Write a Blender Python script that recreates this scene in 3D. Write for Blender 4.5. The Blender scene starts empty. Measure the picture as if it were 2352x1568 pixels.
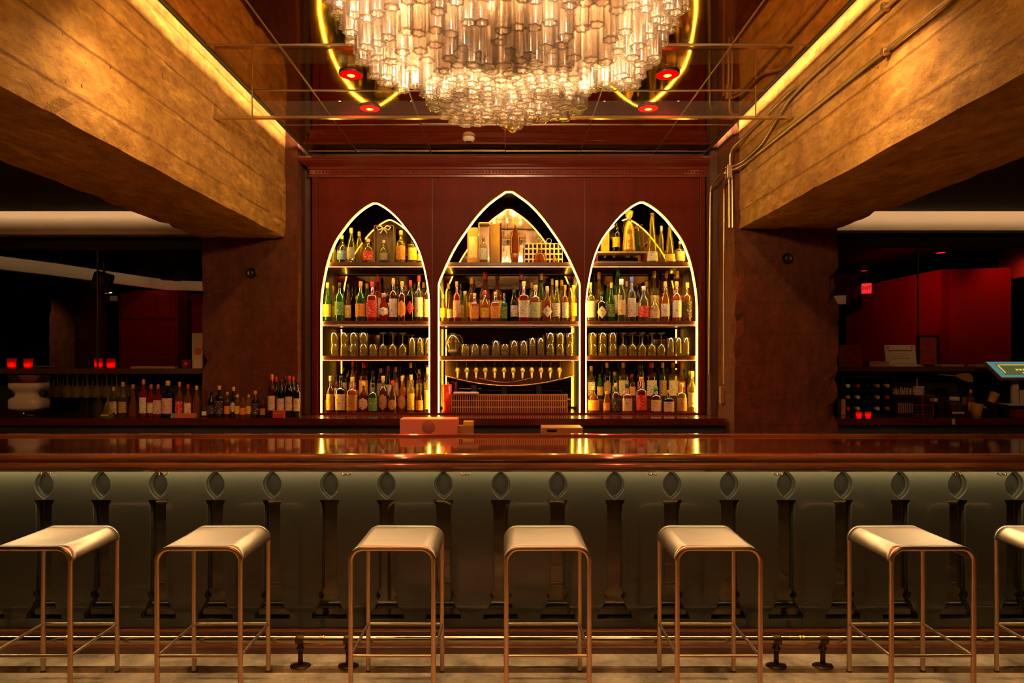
import bpy, bmesh, math, random
from mathutils import Vector, noise, Matrix
random.seed(7)
PI = math.pi
sc = bpy.context.scene
COL = sc.collection
# ------------------------------------------------------------------ camera
F = 1500.0; VX = 1165.0; VY = 818.0; CZ = 1.65
cam_d = bpy.data.cameras.new('camera'); cam = bpy.data.objects.new('camera', cam_d); COL.objects.link(cam)
cam.location = (0, 0, CZ); cam.rotation_euler = (PI/2, 0, 0)
cam_d.sensor_width = 36; cam_d.lens = F/2352*36
cam_d.shift_x = (1176-VX)/2352; cam_d.shift_y = (VY-784)/2352
cam_d.clip_start = 0.05; cam_d.clip_end = 100
sc.camera = cam
def at(px, py, D):
    """the place that is seen at pixel px,py when it stands D metres in front of the camera"""
    return Vector(((px-VX)/F*D, D, CZ+(VY-py)/F*D))
# ------------------------------------------------------------------ world, exposure
w = bpy.data.worlds.new('world'); sc.world = w; w.use_nodes = True
w.node_tree.nodes['Background'].inputs[0].default_value = (0.9, 0.42, 0.2, 1)
w.node_tree.nodes['Background'].inputs[1].default_value = 0.01
sc.view_settings.view_transform = 'Standard'; sc.view_settings.look = 'None'
sc.view_settings.exposure = 0.0; sc.view_settings.gamma = 1; sc.view_settings.use_curve_mapping = False
sc.cycles.transparent_max_bounces = 40
sc.cycles.max_bounces = 10
sc.cycles.sample_clamp_indirect = 4
sc.cycles.caustics_reflective = False; sc.cycles.caustics_refractive = False
# ------------------------------------------------------------------ lamps of the room, and added ones
AMB = (1.0, 0.52, 0.17)
def lamp(name, kind, loc, power, color, rot=(0, 0, 0), **kw):
    d = bpy.data.lights.new(name, kind); d.energy = power; d.color = color
    for k, v in kw.items(): setattr(d, k, v)
    o = bpy.data.objects.new(name, d); COL.objects.link(o); o.location = loc; o.rotation_euler = rot
    return o
# point lamps set among the chandelier's glass tubes
for k in range(8):
    a = 2*PI*(k+.5)/8
    lamp('chandelier_lamp', 'POINT', (.27*math.cos(a), 2.36+.13*math.sin(a), 2.93), 80, (1, .62, .32), shadow_soft_size=.07)
lamp('chandelier_lamp', 'POINT', (0, 2.45, 2.80), 70, (1, .62, .32), shadow_soft_size=.07)
for x, y in ((-.42, 2.16), (-.15, 2.09), (.15, 2.09), (.42, 2.16)):
    lamp('chandelier_lamp', 'POINT', (x, y, 3.04), 48, (1, .64, .36), shadow_soft_size=.07)
for sx in (-1, 1):
    for y in (2.22, 2.42):
        lamp('chandelier_lamp', 'POINT', (.50*sx, y, 3.10), 115, (1, .62, .32), shadow_soft_size=.1)
def aim(loc, to): return (Vector(to)-Vector(loc)).to_track_quat('-Z', 'Y').to_euler()
# added lamps, out of view in the brass ceiling: washers and downlights (fittings built below)
ADDED_WASH = [((sx*1.15, y, 3.30), (sx*1.8, y+dy, 2.75)) for sx in (-1, 1) for y, dy in ((.2, .3), (1.5, .6), (2.75, 1.2))]
ADDED_DOWN = [((-1.45, 2.8, 3.30), (-1.9, 3.0, 0)), ((-.2, 2.82, 3.30), (-.2, 3.0, 0)), ((1.45, 2.8, 3.30), (1.9, 3.0, 0))]
ADDED_FRONT = [((-.55, 2.85, 3.30), (-.9, 5.45, 2.2)), ((.55, 2.85, 3.30), (.9, 5.45, 2.2))]
for a, b in ADDED_WASH: lamp('added_washer_lamp', 'SPOT', a, 25 if a[1] == 1.5 else 42, (1, .56, .20), aim(a, b), spot_size=2.5, spot_blend=1, shadow_soft_size=.04)
for a, b in ADDED_DOWN: lamp('added_down_lamp', 'SPOT', a, 56, (1, .62, .28), aim(a, b), spot_size=1.9, spot_blend=1, shadow_soft_size=.05)
for a, b in ADDED_FRONT: lamp('added_down_lamp', 'SPOT', a, 14, (1, .5, .2), aim(a, b), spot_size=1.5, spot_blend=1, shadow_soft_size=.05)
RED = [(-.93, 3.89), (.955, 3.89), (-.93, 4.42), (.955, 4.42)]
# added amber lamps, out of view in the two side bays (fittings built below)
ADDED_BAY = [((-3.4, 2.3, 2.85), (-3.7, 5.4, 1.25)), ((3.5, 2.2, 2.85), (4.3, 5.5, 1.35))]
for a, b in ADDED_BAY: lamp('added_bay_lamp', 'SPOT', a, 105 if a[0] < 0 else 60, (1, .44, .15), aim(a, b), spot_size=1.2, spot_blend=.8, shadow_soft_size=.05)
for x, y in RED:
    lamp('red_spot_lamp', 'SPOT', (x, y, 3.30), 42, (1, .03, .01), spot_size=1.9, spot_blend=.8, shadow_soft_size=.04)

# ------------------------------------------------------------------ materials
MATS = {}
def nt(name):
    m = bpy.data.materials.new(name); m.use_nodes = True; t = m.node_tree
    return m, t, t.nodes, t.links
def pmat(name, col, rough=.5, metal=0, var=0, scale=8, bump=0, bscale=60, coat=0, stretch=(1, 1, 1), col2=None, spec=.5, vrough=0):
    if name in MATS: return MATS[name]
    m, t, N, L = nt(name); b = N['Principled BSDF']
    b.inputs['Base Color'].default_value = (*col, 1); b.inputs['Roughness'].default_value = rough
    b.inputs['Metallic'].default_value = metal; b.inputs['Coat Weight'].default_value = coat
    b.inputs['Coat Roughness'].default_value = .06
    b.inputs['Specular IOR Level'].default_value = spec
    if var or bump or vrough:
        tc = N.new('ShaderNodeTexCoord'); mp = N.new('ShaderNodeMapping'); mp.inputs['Scale'].default_value = stretch
        L.new(tc.outputs['Object'], mp.inputs['Vector'])
    if var:
        nz = N.new('ShaderNodeTexNoise'); nz.inputs['Scale'].default_value = scale; nz.inputs['Detail'].default_value = 8; nz.inputs['Roughness'].default_value = .65
        L.new(mp.outputs[0], nz.inputs['Vector'])
        r = N.new('ShaderNodeValToRGB'); r.color_ramp.elements[0].position = .33; r.color_ramp.elements[1].position = .68
        c2 = col2 or tuple(c*(1-var) for c in col)
        r.color_ramp.elements[0].color = (*c2, 1); r.color_ramp.elements[1].color = (*[min(1, c*(1+var*.4)) for c in col], 1)
        L.new(nz.outputs['Fac'], r.inputs[0]); L.new(r.outputs[0], b.inputs['Base Color'])
    if vrough:
        n3 = N.new('ShaderNodeTexNoise'); n3.inputs['Scale'].default_value = scale*1.7; n3.inputs['Detail'].default_value = 5
        L.new(mp.outputs[0], n3.inputs['Vector'])
        mr = N.new('ShaderNodeMapRange'); mr.inputs['To Min'].default_value = max(0, rough-vrough); mr.inputs['To Max'].default_value = rough+vrough
        L.new(n3.outputs['Fac'], mr.inputs['Value']); L.new(mr.outputs[0], b.inputs['Roughness'])
    if bump:
        n2 = N.new('ShaderNodeTexNoise'); n2.inputs['Scale'].default_value = bscale; n2.inputs['Detail'].default_value = 6
        L.new(mp.outputs[0], n2.inputs['Vector'])
        bp = N.new('ShaderNodeBump'); bp.inputs['Strength'].default_value = bump; bp.inputs['Distance'].default_value = .01
        L.new(n2.outputs['Fac'], bp.inputs['Height']); L.new(bp.outputs[0], b.inputs['Normal'])
    MATS[name] = m; return m
def emat(name, col, s):
    if name in MATS: return MATS[name]
    m, t, N, L = nt(name); N.remove(N['Principled BSDF']); e = N.new('ShaderNodeEmission')
    e.inputs[0].default_value = (*col, 1); e.inputs[1].default_value = s
    L.new(e.outputs[0], N['Material Output'].inputs[0]); MATS[name] = m; return m
def gmat(name, col, body=.15, bcol=None, rough=.04, edge=.35):
    """thin tinted glass: clear straight through, shinier and denser towards its edges"""
    if name in MATS: return MATS[name]
    m, t, N, L = nt(name); N.remove(N['Principled BSDF'])
    tr = N.new('ShaderNodeBsdfTransparent'); tr.inputs[0].default_value = (*col, 1)
    di = N.new('ShaderNodeBsdfDiffuse'); di.inputs[0].default_value = (*(bcol or col), 1)
    tl = N.new('ShaderNodeBsdfTranslucent'); tl.inputs[0].default_value = (*(bcol or col), 1)
    gl = N.new('ShaderNodeBsdfGlossy'); gl.inputs[0].default_value = (1, 1, 1, 1); gl.inputs[1].default_value = rough
    m0 = N.new('ShaderNodeMixShader'); m0.inputs[0].default_value = .6; L.new(di.outputs[0], m0.inputs[1]); L.new(tl.outputs[0], m0.inputs[2])
    m1 = N.new('ShaderNodeMixShader'); m1.inputs[0].default_value = body; L.new(tr.outputs[0], m1.inputs[1]); L.new(m0.outputs[0], m1.inputs[2])
    lw = N.new('ShaderNodeLayerWeight'); lw.inputs[0].default_value = edge
    mm = N.new('ShaderNodeMath'); mm.operation = 'MULTIPLY'; mm.inputs[1].default_value = .75; L.new(lw.outputs['Facing'], mm.inputs[0])
    m2 = N.new('ShaderNodeMixShader'); L.new(mm.outputs[0], m2.inputs[0]); L.new(m1.outputs[0], m2.inputs[1]); L.new(gl.outputs[0], m2.inputs[2])
    L.new(m2.outputs[0], N['Material Output'].inputs[0]); MATS[name] = m; return m

def concrete(name, col, dark, axis='y'):
    m, t, N, L = nt(name); b = N['Principled BSDF']; b.inputs['Roughness'].default_value = .85
    tc = N.new('ShaderNodeTexCoord')
    def noi(sc_, det, st):
        mp = N.new('ShaderNodeMapping'); mp.inputs['Scale'].default_value = st; L.new(tc.outputs['Object'], mp.inputs[0])
        n = N.new('ShaderNodeTexNoise'); n.inputs['Scale'].default_value = sc_; n.inputs['Detail'].default_value = det; n.inputs['Roughness'].default_value = .7
        L.new(mp.outputs[0], n.inputs['Vector']); return n
    st = {'y': (1.6, 1.1, 2.2), 'z': (2.2, 2.2, .9)}[axis]
    n1 = noi(2.2, 10, st); n2 = noi(9, 9, st); n3 = noi(45, 5, (1, 1, 1))
    r1 = N.new('ShaderNodeValToRGB'); r1.color_ramp.elements[0].position = .3; r1.color_ramp.elements[1].position = .7
    r1.color_ramp.elements[0].color = (*dark, 1); r1.color_ramp.elements[1].color = (*col, 1); L.new(n1.outputs[0], r1.inputs[0])
    r2 = N.new('ShaderNodeValToRGB'); r2.color_ramp.elements[0].position = .36; r2.color_ramp.elements[1].position = .58
    r2.color_ramp.elements[0].color = (.62, .54, .46, 1); r2.color_ramp.elements[1].color = (1, 1, 1, 1); L.new(n2.outputs[0], r2.inputs[0])
    mx = N.new('ShaderNodeMix'); mx.data_type = 'RGBA'; mx.blend_type = 'MULTIPLY'; mx.inputs[0].default_value = 1
    L.new(r1.outputs[0], mx.inputs[6]); L.new(r2.outputs[0], mx.inputs[7])
    # board-form joints: thin darker lines every 0.19 m of height
    sx = N.new('ShaderNodeSeparateXYZ'); L.new(tc.outputs['Object'], sx.inputs[0])
    wob = N.new('ShaderNodeMath'); wob.operation = 'MULTIPLY_ADD'; wob.inputs[1].default_value = .03; L.new(n1.outputs[0], wob.inputs[0]); L.new(sx.outputs['Z'], wob.inputs[2])
    md = N.new('ShaderNodeMath'); md.operation = 'PINGPONG'; md.inputs[1].default_value = .115; L.new(wob.outputs[0], md.inputs[0])
    rr = N.new('ShaderNodeValToRGB'); rr.color_ramp.elements[0].position = .004; rr.color_ramp.elements[1].position = .011
    rr.color_ramp.elements[0].color = (.5, .42, .35, 1) if axis == 'y' else (.84, .8, .76, 1); rr.color_ramp.elements[1].color = (1, 1, 1, 1); L.new(md.outputs[0], rr.inputs[0])
    mx2 = N.new('ShaderNodeMix'); mx2.data_type = 'RGBA'; mx2.blend_type = 'MULTIPLY'
    gate = N.new('ShaderNodeMapRange'); gate.inputs['From Min'].default_value = .3; gate.inputs['From Max'].default_value = .5; L.new(n1.outputs[0], gate.inputs[0])
    L.new(gate.outputs[0], mx2.inputs[0]); L.new(mx.outputs[2], mx2.inputs[6]); L.new(rr.outputs[0], mx2.inputs[7])
    # pits, rust specks and lighter scuffs
    pit = noi(24, 3, (1, 1, 1)); rp = N.new('ShaderNodeValToRGB'); rp.color_ramp.elements[0].position = .685; rp.color_ramp.elements[1].position = .73
    rp.color_ramp.elements[0].color = (0, 0, 0, 1); rp.color_ramp.elements[1].color = (1, 1, 1, 1); L.new(pit.outputs[0], rp.inputs[0])
    mx3 = N.new('ShaderNodeMix'); mx3.data_type = 'RGBA'; L.new(rp.outputs[0], mx3.inputs[0]); L.new(mx2.outputs[2], mx3.inputs[6]); mx3.inputs[7].default_value = (.07, .025, .008, 1)
    scf = noi(5, 12, (2.5, .6, 3)); rs = N.new('ShaderNodeValToRGB'); rs.color_ramp.elements[0].position = .56; rs.color_ramp.elements[1].position = .66
    rs.color_ramp.elements[0].color = (0, 0, 0, 1); rs.color_ramp.elements[1].color = (.55, .55, .55, 1); L.new(scf.outputs[0], rs.inputs[0])
    mx4 = N.new('ShaderNodeMix'); mx4.data_type = 'RGBA'; L.new(rs.outputs[0], mx4.inputs[0]); L.new(mx3.outputs[2], mx4.inputs[6]); mx4.inputs[7].default_value = tuple([min(1, c*1.35) for c in col])+(1,)
    L.new(mx4.outputs[2], b.inputs['Base Color'])
    bp = N.new('ShaderNodeBump'); bp.inputs['Strength'].default_value = .5; bp.inputs['Distance'].default_value = .012
    ad = N.new('ShaderNodeMath'); ad.operation = 'ADD'; L.new(n2.outputs[0], ad.inputs[0]); L.new(n3.outputs[0], ad.inputs[1])
    L.new(ad.outputs[0], bp.inputs['Height']); L.new(bp.outputs[0], b.inputs['Normal'])
    MATS[name] = m; return m
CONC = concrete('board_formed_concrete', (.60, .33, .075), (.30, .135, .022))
CONCC = concrete('shaded_column_concrete', (.18, .045, .009), (.09, .022, .005), 'z')  # the columns' weaker light is put into a darker concrete colour
SLAB = pmat('dark_slab', (.25, .17, .09), .9)
DARK = pmat('dark_paint', (.014, .007, .006), .7)
BRASS = pmat('polished_brass_ceiling', (.60, .36, .13), .05, 1, var=.25, scale=1.3, vrough=.03)
TBAR = pmat('ceiling_joint_metal', (.48, .42, .37), .3, 1)
MAHO = pmat('mahogany', (.135, .012, .002), .5, var=.3, scale=5, stretch=(1.5, 1, .25), coat=0, spec=.15)
MAHOD = pmat('mahogany_shelf', (.12, .035, .012), .35, var=.3, scale=5, coat=.2)
CREAM = pmat('cream_plaster', (.75, .62, .45), .7)
GREEN = pmat('dark_green_gloss_paint', (.050, .049, .033), .22, coat=.5, var=.12, scale=3, bump=.06, bscale=18)
COPPERW = pmat('varnished_bar_wood', (.20, .052, .014), .14, coat=1, var=.45, scale=4, stretch=(.35, 4, 4))
RAILW = pmat('bar_rail_wood', (.30, .10, .028), .2, coat=1, var=.5, scale=9, stretch=(.3, 3, 3))
STEEL = pmat('brushed_warm_steel', (.46, .32, .20), .36, 1, var=.08, scale=3, stretch=(1, 12, 1))
TUBE = pmat('satin_steel_tube', (.72, .52, .32), .34, 1)
PIPE = pmat('foot_rail_metal', (.58, .46, .33), .22, 1)
BRASSM = pmat('solid_brass', (.80, .52, .16), .22, 1)
BLACK = pmat('black_metal', (.012, .010, .009), .35)
BRONZE = pmat('dark_bronze', (.20, .10, .04), .35, 1)
MIRROR = pmat('smoked_mirror', (.24, .20, .14), .03, 1)
PAPER = pmat('paper', (.62, .52, .42), .7)
WHITEP = pmat('white_plastic', (.65, .55, .45), .35)
LED = emat('led_warm', (1, .61, .05), 55)
LEDC = emat('led_cove', (1, .66, .30), 160)
CHROME = pmat('conduit_steel', (.62, .50, .36), .35, 1)

# ------------------------------------------------------------------ mesh helpers
class MB:
    def __init__(s): s.v = []; s.f = []; s.sm = []
    def add(s, vs, fs, smooth=False):
        b = len(s.v); s.v += [tuple(v) for v in vs]; s.f += [[b+i for i in f] for f in fs]; s.sm += [smooth]*len(fs); return s
    def box(s, x0, x1, y0, y1, z0, z1, b=0):
        if b:
            b = min(b, (x1-x0)*.49, (y1-y0)*.49, (z1-z0)*.49)
            bm = bmesh.new(); bmesh.ops.create_cube(bm, size=1)
            for v in bm.verts: v.co = Vector(((x0+x1)/2+v.co.x*(x1-x0), (y0+y1)/2+v.co.y*(y1-y0), (z0+z1)/2+v.co.z*(z1-z0)))
            bmesh.ops.bevel(bm, geom=bm.edges[:], offset=b, segments=2, affect='EDGES', profile=.5)
            bm.verts.index_update(); s.add([v.co for v in bm.verts], [[v.index for v in f.verts] for f in bm.faces]); bm.free(); return s
        return s.add([(x0, y0, z0), (x1, y0, z0), (x1, y1, z0), (x0, y1, z0), (x0, y0, z1), (x1, y0, z1), (x1, y1, z1), (x0, y1, z1)],
                     [(0, 3, 2, 1), (4, 5, 6, 7), (0, 1, 5, 4), (1, 2, 6, 5), (2, 3, 7, 6), (3, 0, 4, 7)])
    def tube(s, pts, r, n=8, closed=False, caps=True):
        pts = [Vector(p) for p in pts]; N = len(pts); rings = []; prev = None
        for i, p in enumerate(pts):
            if closed: d = (pts[(i+1) % N]-pts[i-1])
            else: d = (pts[min(i+1, N-1)]-pts[max(i-1, 0)])
            d.normalize()
            if prev is None:
                u = d.orthogonal().normalized()
            else:
                u = (prev-d*prev.dot(d)); u = u.normalized() if u.length > 1e-6 else d.orthogonal().normalized()
            prev = u; v = d.cross(u); rr = r[i] if isinstance(r, (list, tuple)) else r
            rings.append([p+(u*math.cos(a)+v*math.sin(a))*rr for a in [2*PI*k/n for k in range(n)]])
        vs = [q for ring in rings for q in ring]; fs = []
        for i in range(N if closed else N-1):
            a = i*n; b = ((i+1) % N)*n
            for k in range(n): fs.append((a+k, a+(k+1) % n, b+(k+1) % n, b+k))
        s.add(vs, fs, True)
        if caps and not closed:
            s.add(rings[0], [list(range(n))[::-1]]); s.add(rings[-1], [list(range(n))])
        return s
    def lathe(s, prof, n=16, c=(0, 0, 0), ex=2.0, ys=1.0, axis='z', smooth=True, caps=True):
        vs = []
        for r, z in prof:
            for k in range(n):
                a = 2*PI*k/n+PI/n; ca, sa = math.cos(a), math.sin(a)
                if ex != 2.0:
                    q = (abs(ca)**ex+abs(sa)**ex)**(-1/ex); ca *= q; sa *= q
                x, y = r*ca, r*sa*ys
                if axis == 'z': vs.append((c[0]+x, c[1]+y, c[2]+z))
                elif axis == 'y': vs.append((c[0]+x, c[1]+z, c[2]+y))
                else: vs.append((c[0]+z, c[1]+x, c[2]+y))
        fs = []
        for i in range(len(prof)-1):
            for k in range(n): fs.append((i*n+k, i*n+(k+1) % n, (i+1)*n+(k+1) % n, (i+1)*n+k))
        s.add(vs, fs, smooth)
        if caps:
            b = len(s.v)-len(vs)
            for idx in (0, len(prof)-1):
                if prof[idx][0] > 1e-5:
                    s.f.append([b+idx*n+k for k in range(n)]); s.sm.append(False)
        return s
    def prism(s, poly, a0, a1, axis='x'):
        """extrude a 2D polygon (given in the two other axes) between a0 and a1 along axis"""
        n = len(poly); vs = []
        for a in (a0, a1):
            for p, q in poly: vs.append({'x': (a, p, q), 'y': (p, a, q), 'z': (p, q, a)}[axis])
        fs = [list(range(n))[::-1], [n+i for i in range(n)]]+[(i, (i+1) % n, n+(i+1) % n, n+i) for i in range(n)]
        return s.add(vs, fs)
    def build(s, name, mat, parent=None, smooth=None):
        me = bpy.data.meshes.new(name); me.from_pydata(s.v, [], s.f)
        if any(s.sm) or smooth: me.polygons.foreach_set('use_smooth', s.sm if smooth is None else [smooth]*len(s.f))
        me.materials.append(mat)
        bm = bmesh.new(); bm.from_mesh(me); bmesh.ops.recalc_face_normals(bm, faces=bm.faces[:]); bm.to_mesh(me); bm.free()
        me.update()
        return link(name, me, parent)
def link(name, me, parent=None, loc=None):
    o = bpy.data.objects.new(name, me); COL.objects.link(o)
    if parent: o.parent = parent
    if loc is not None: o.location = loc
    return o
def tag(o, label=None, cat=None, group=None, kind=None):
    if label: o['label'] = label
    if cat: o['category'] = cat
    if group: o['group'] = group
    if kind: o['kind'] = kind
    return o
def thing(name, label, cat, loc=(0, 0, 0), group=None, rz=0):
    o = bpy.data.objects.new(name, None); COL.objects.link(o); o.location = loc; o.rotation_euler.z = rz; o.empty_display_size = .05
    return tag(o, label, cat, group)
def copy_thing(root, loc, label=None, group=None, rz=None):
    r = root.copy(); COL.objects.link(r); r.location = loc
    if rz is not None: r.rotation_euler.z = rz
    if label: r['label'] = label
    if group: r['group'] = group
    for ch in list(root.children):
        c = ch.copy(); COL.objects.link(c); c.parent = r
        for g in list(ch.children):
            d = g.copy(); COL.objects.link(d); d.parent = c
    return r
def struct(mb, name, mat):
    return tag(mb.build(name, mat), kind='structure')
def board_with_holes(name, mat, outer, holes, y0, y1, parent, bevel=0):
    """a board in the xz plane with openings, thickness y0..y1"""
    cu = bpy.data.curves.new(name, 'CURVE'); cu.dimensions = '2D'; cu.fill_mode = 'BOTH'; cu.extrude = (y1-y0)/2-bevel
    cu.bevel_depth = bevel; cu.bevel_resolution = 1; cu.offset = -bevel
    for poly in [outer]+holes:
        sp = cu.splines.new('POLY'); sp.points.add(len(poly)-1); sp.use_cyclic_u = True
        for p, (x, z) in zip(sp.points, poly): p.co = (x, z, 0, 1)
    tmp = bpy.data.objects.new('tmp', cu); COL.objects.link(tmp)
    dg = bpy.context.evaluated_depsgraph_get(); me = bpy.data.meshes.new_from_object(tmp.evaluated_get(dg))
    bpy.data.objects.remove(tmp); bpy.data.curves.remove(cu)
    me.transform(Matrix.Rotation(PI/2, 4, 'X')); me.transform(Matrix.Translation((0, (y0+y1)/2, 0)))
    me.materials.clear(); me.materials.append(mat); me.name = name
    return link(name, me, parent)
def text_mesh(s, size, depth=.001):
    cu = bpy.data.curves.new('text', 'FONT'); cu.body = s; cu.size = size; cu.extrude = depth; cu.align_x = 'CENTER'; cu.align_y = 'CENTER'
    tmp = bpy.data.objects.new('tmp', cu); COL.objects.link(tmp)
    dg = bpy.context.evaluated_depsgraph_get(); me = bpy.data.meshes.new_from_object(tmp.evaluated_get(dg))
    bpy.data.objects.remove(tmp); bpy.data.curves.remove(cu); me.transform(Matrix.Rotation(PI/2, 4, 'X')); return me
def rough_box(x0, x1, y0, y1, z0, z1, step=.09, amp=.006, chip=.02, seed=0, edge_z=None):
    """box with gridded faces, uneven surface and chipped edges"""
    bm = bmesh.new()
    nx = max(1, round((x1-x0)/step)); ny = max(1, round((y1-y0)/step)); nz = max(1, round((z1-z0)/step)); vd = {}
    def V(i, j, k):
        if (i, j, k) not in vd: vd[i, j, k] = bm.verts.new((x0+(x1-x0)*i/nx, y0+(y1-y0)*j/ny, z0+(z1-z0)*k/nz))
        return vd[i, j, k]
    for i in range(nx):
        for j in range(ny):
            for k in (0, nz): bm.faces.new([V(i, j, k), V(i+1, j, k), V(i+1, j+1, k), V(i, j+1, k)])
    for i in range(nx):
        for k in range(nz):
            for j in (0, ny): bm.faces.new([V(i, j, k), V(i+1, j, k), V(i+1, j, k+1), V(i, j, k+1)])
    for j in range(ny):
        for k in range(nz):
            for i in (0, nx): bm.faces.new([V(i, j, k), V(i, j+1, k), V(i, j+1, k+1), V(i, j, k+1)])
    cen = Vector(((x0+x1)/2, (y0+y1)/2, (z0+z1)/2))
    for (i, j, k), v in vd.items():
        p = v.co.copy(); on = (i in (0, nx))+(j in (0, ny))+(k in (0, nz))
        q = noise.noise_vector(p*3.1+Vector((seed, 0, 0)))*amp
        v.co += q
        if on >= 2:
            c = max(0, noise.noise(p*9+Vector((0, seed, 3)))-.15)*chip*2.2
            d = Vector(((-1 if i == nx else 1) if i in (0, nx) else 0, (-1 if j == ny else 1) if j in (0, ny) else 0, (-1 if k == nz else 1) if k in (0, nz) else 0))
            v.co += d*c
    bmesh.ops.recalc_face_normals(bm, faces=bm.faces[:])
    mb = MB(); bm.verts.index_update(); mb.add([v.co for v in bm.verts], [[v.index for v in f.verts] for f in bm.faces], False); bm.free(); return mb

# ================================================================== SETTING
fl = pmat('worn_stone_floor', (.78, .58, .36), .5, var=.5, scale=4.5, bump=.35, bscale=22, col2=(.24, .16, .09), vrough=.12)
m = MB(); m.box(-7, 7, -3.2, 3.405, -.2, 0); m.box(-7, 7, 3.455, 13, -.2, 0); m.box(-7, 7, 3.405, 3.455, -.2, -.03)
struct(m, 'floor', fl)
struct(MB().box(-7, 7, -3.2, 13, 3.95, 4.1), 'ceiling', SLAB)
struct(MB().box(-7.15, -7, -3.2, 13, 0, 3.95), 'wall_left', DARK)
struct(MB().box(7, 7.15, -3.2, 13, 0, 3.95), 'wall_right', DARK)
struct(MB().box(-7, 7, -3.35, -3.2, 0, 3.95), 'wall_front', pmat('dim_red_wall', (.10, .03, .02), .7))
struct(MB().box(-7, 7, 13, 13.15, 0, 3.95), 'wall_back', DARK)
# concrete pier walls beside the cabinet and partition behind it
WALLM = pmat('brown_wall', (.10, .045, .02), .75, var=.3, scale=4)
m = MB(); m.box(-2.49, 2.5, 5.95, 6.1, 0, 3.95); struct(m, 'wall_behind_cabinet', WALLM)
# left: dwarf wall, header; right the same
m = MB(); m.box(-7, -2.49, 5.86, 5.98, 0, 1.52); m.box(-7, -2.49, 5.86, 5.98, 2.61, 3.95); struct(m, 'wall_left_partition', DARK)
m = MB(); m.box(2.5, 7, 5.86, 5.98, 0, 1.53); m.box(2.5, 7, 5.86, 5.98, 2.64, 3.95); struct(m, 'wall_right_partition', DARK)
PANE = gmat('window_glass', (.93, .92, .9), 0.0, rough=.02, edge=.12)  # clear panes stand in for mirrored side walls
for i, (xa, xb) in enumerate([(-7, -3.70), (-3.69, -2.49), (2.5, 3.70), (3.71, 7)]):
    m = MB(); m.box(xa+.004, xb-.004, 5.90, 5.906, 1.53, 2.62)
    o = struct(m, 'window_%d' % (i+1), PANE)
for i, xx in enumerate([-3.695, 3.705]):
    struct(MB().box(xx-.005, xx+.005, 5.885, 5.90, 1.53, 2.62), 'trim_%d' % (i+1), pmat('joint_strip', (.25, .2, .12), .4, 1))
# beams and columns
struct(rough_box(-2.5, -1.81, -3.2, 5.33, 2.613, 3.95, seed=1), 'wall_left_beam', CONC)
struct(rough_box(1.76, 2.5, -3.2, 4.95, 2.613, 3.95, seed=5), 'wall_right_beam', CONC)
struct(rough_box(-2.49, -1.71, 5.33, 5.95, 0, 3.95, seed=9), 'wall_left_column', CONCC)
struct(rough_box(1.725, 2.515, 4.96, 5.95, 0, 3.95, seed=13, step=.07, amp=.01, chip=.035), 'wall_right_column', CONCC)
# side-bay ceilings and the cream soffits washed from a hidden strip
def cove(pts, z0, z1, num, strength, lip=True):
    """a cream soffit band along pts (plan), washed by a strip lamp tucked behind the ceiling edge"""
    m = MB(); s = MB(); l = MB()
    for (xa, ya), (xb, yb) in zip(pts[:-1], pts[1:]):
        d = Vector((xb-xa, yb-ya, 0)).normalized(); n = Vector((d.y, -d.x, 0))
        if n.y > 0: n = -n
        def q(a, off): return (a[0]+n.x*off, a[1]+n.y*off)
        A, B = (xa, ya), (xb, yb)
        def slab(mb, o0, o1, za, zb):
            P = [q(A, o0), q(B, o0), q(B, o1), q(A, o1)]
            mb.add([(x, y, za) for x, y in P]+[(x, y, zb) for x, y in P], [(0, 3, 2, 1), (4, 5, 6, 7), (0, 1, 5, 4), (1, 2, 6, 5), (2, 3, 7, 6), (3, 0, 4, 7)])
        slab(m, 0, -.12, z0, z1+.2); slab(s, .17, .19, z1+.035, z1+.05)
        if lip: slab(l, .195, .30, z1-.02, 2.979)
    struct(m, 'trim_soffit_%d' % num, CREAM)
    if lip: struct(l, 'trim_lip_%d' % num, DARK)
    o = s.build('cove_light', emat('led_cove_%g' % strength, (1, .62, .33), strength))
    return o
struct(MB().box(-7, -2.5, -3.2, 5.46, 2.862, 2.90), 'ceiling_left_bay', DARK)
struct(MB().box(2.5, 7, -3.2, 5.46, 2.862, 2.90), 'ceiling_right_bay', DARK)
tag(cove([(-7, 5.60), (-2.3, 5.60)], 2.695, 2.885, 1, 17, False), 'hidden strip lamp washing the cream soffit on the left', 'strip light')
tag(cove([(2.3, 5.60), (7, 5.60)], 2.73, 2.90, 2, 17, False), 'hidden strip lamp washing the cream soffit on the right', 'strip light')
# rooms built behind the glass, in place of reflections in mirrored side walls
struct(MB().box(-7, 7, 6.1, 13, 2.98, 3.05), 'ceiling_back_rooms', DARK)
pl = [at(-60, 0, 7.3), at(100, 0, 8.0), at(380, 0, 9.9), at(500, 0, 10.1)]
tag(cove([(p.x, p.y) for p in pl], 2.655, 2.80, 3, 3.5), 'hidden strip lamp along the slanting soffit beyond the left glass', 'strip light')
REDP = pmat('red_panelled_wall', (.34, .012, .01), .45, var=.2, scale=3)

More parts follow.
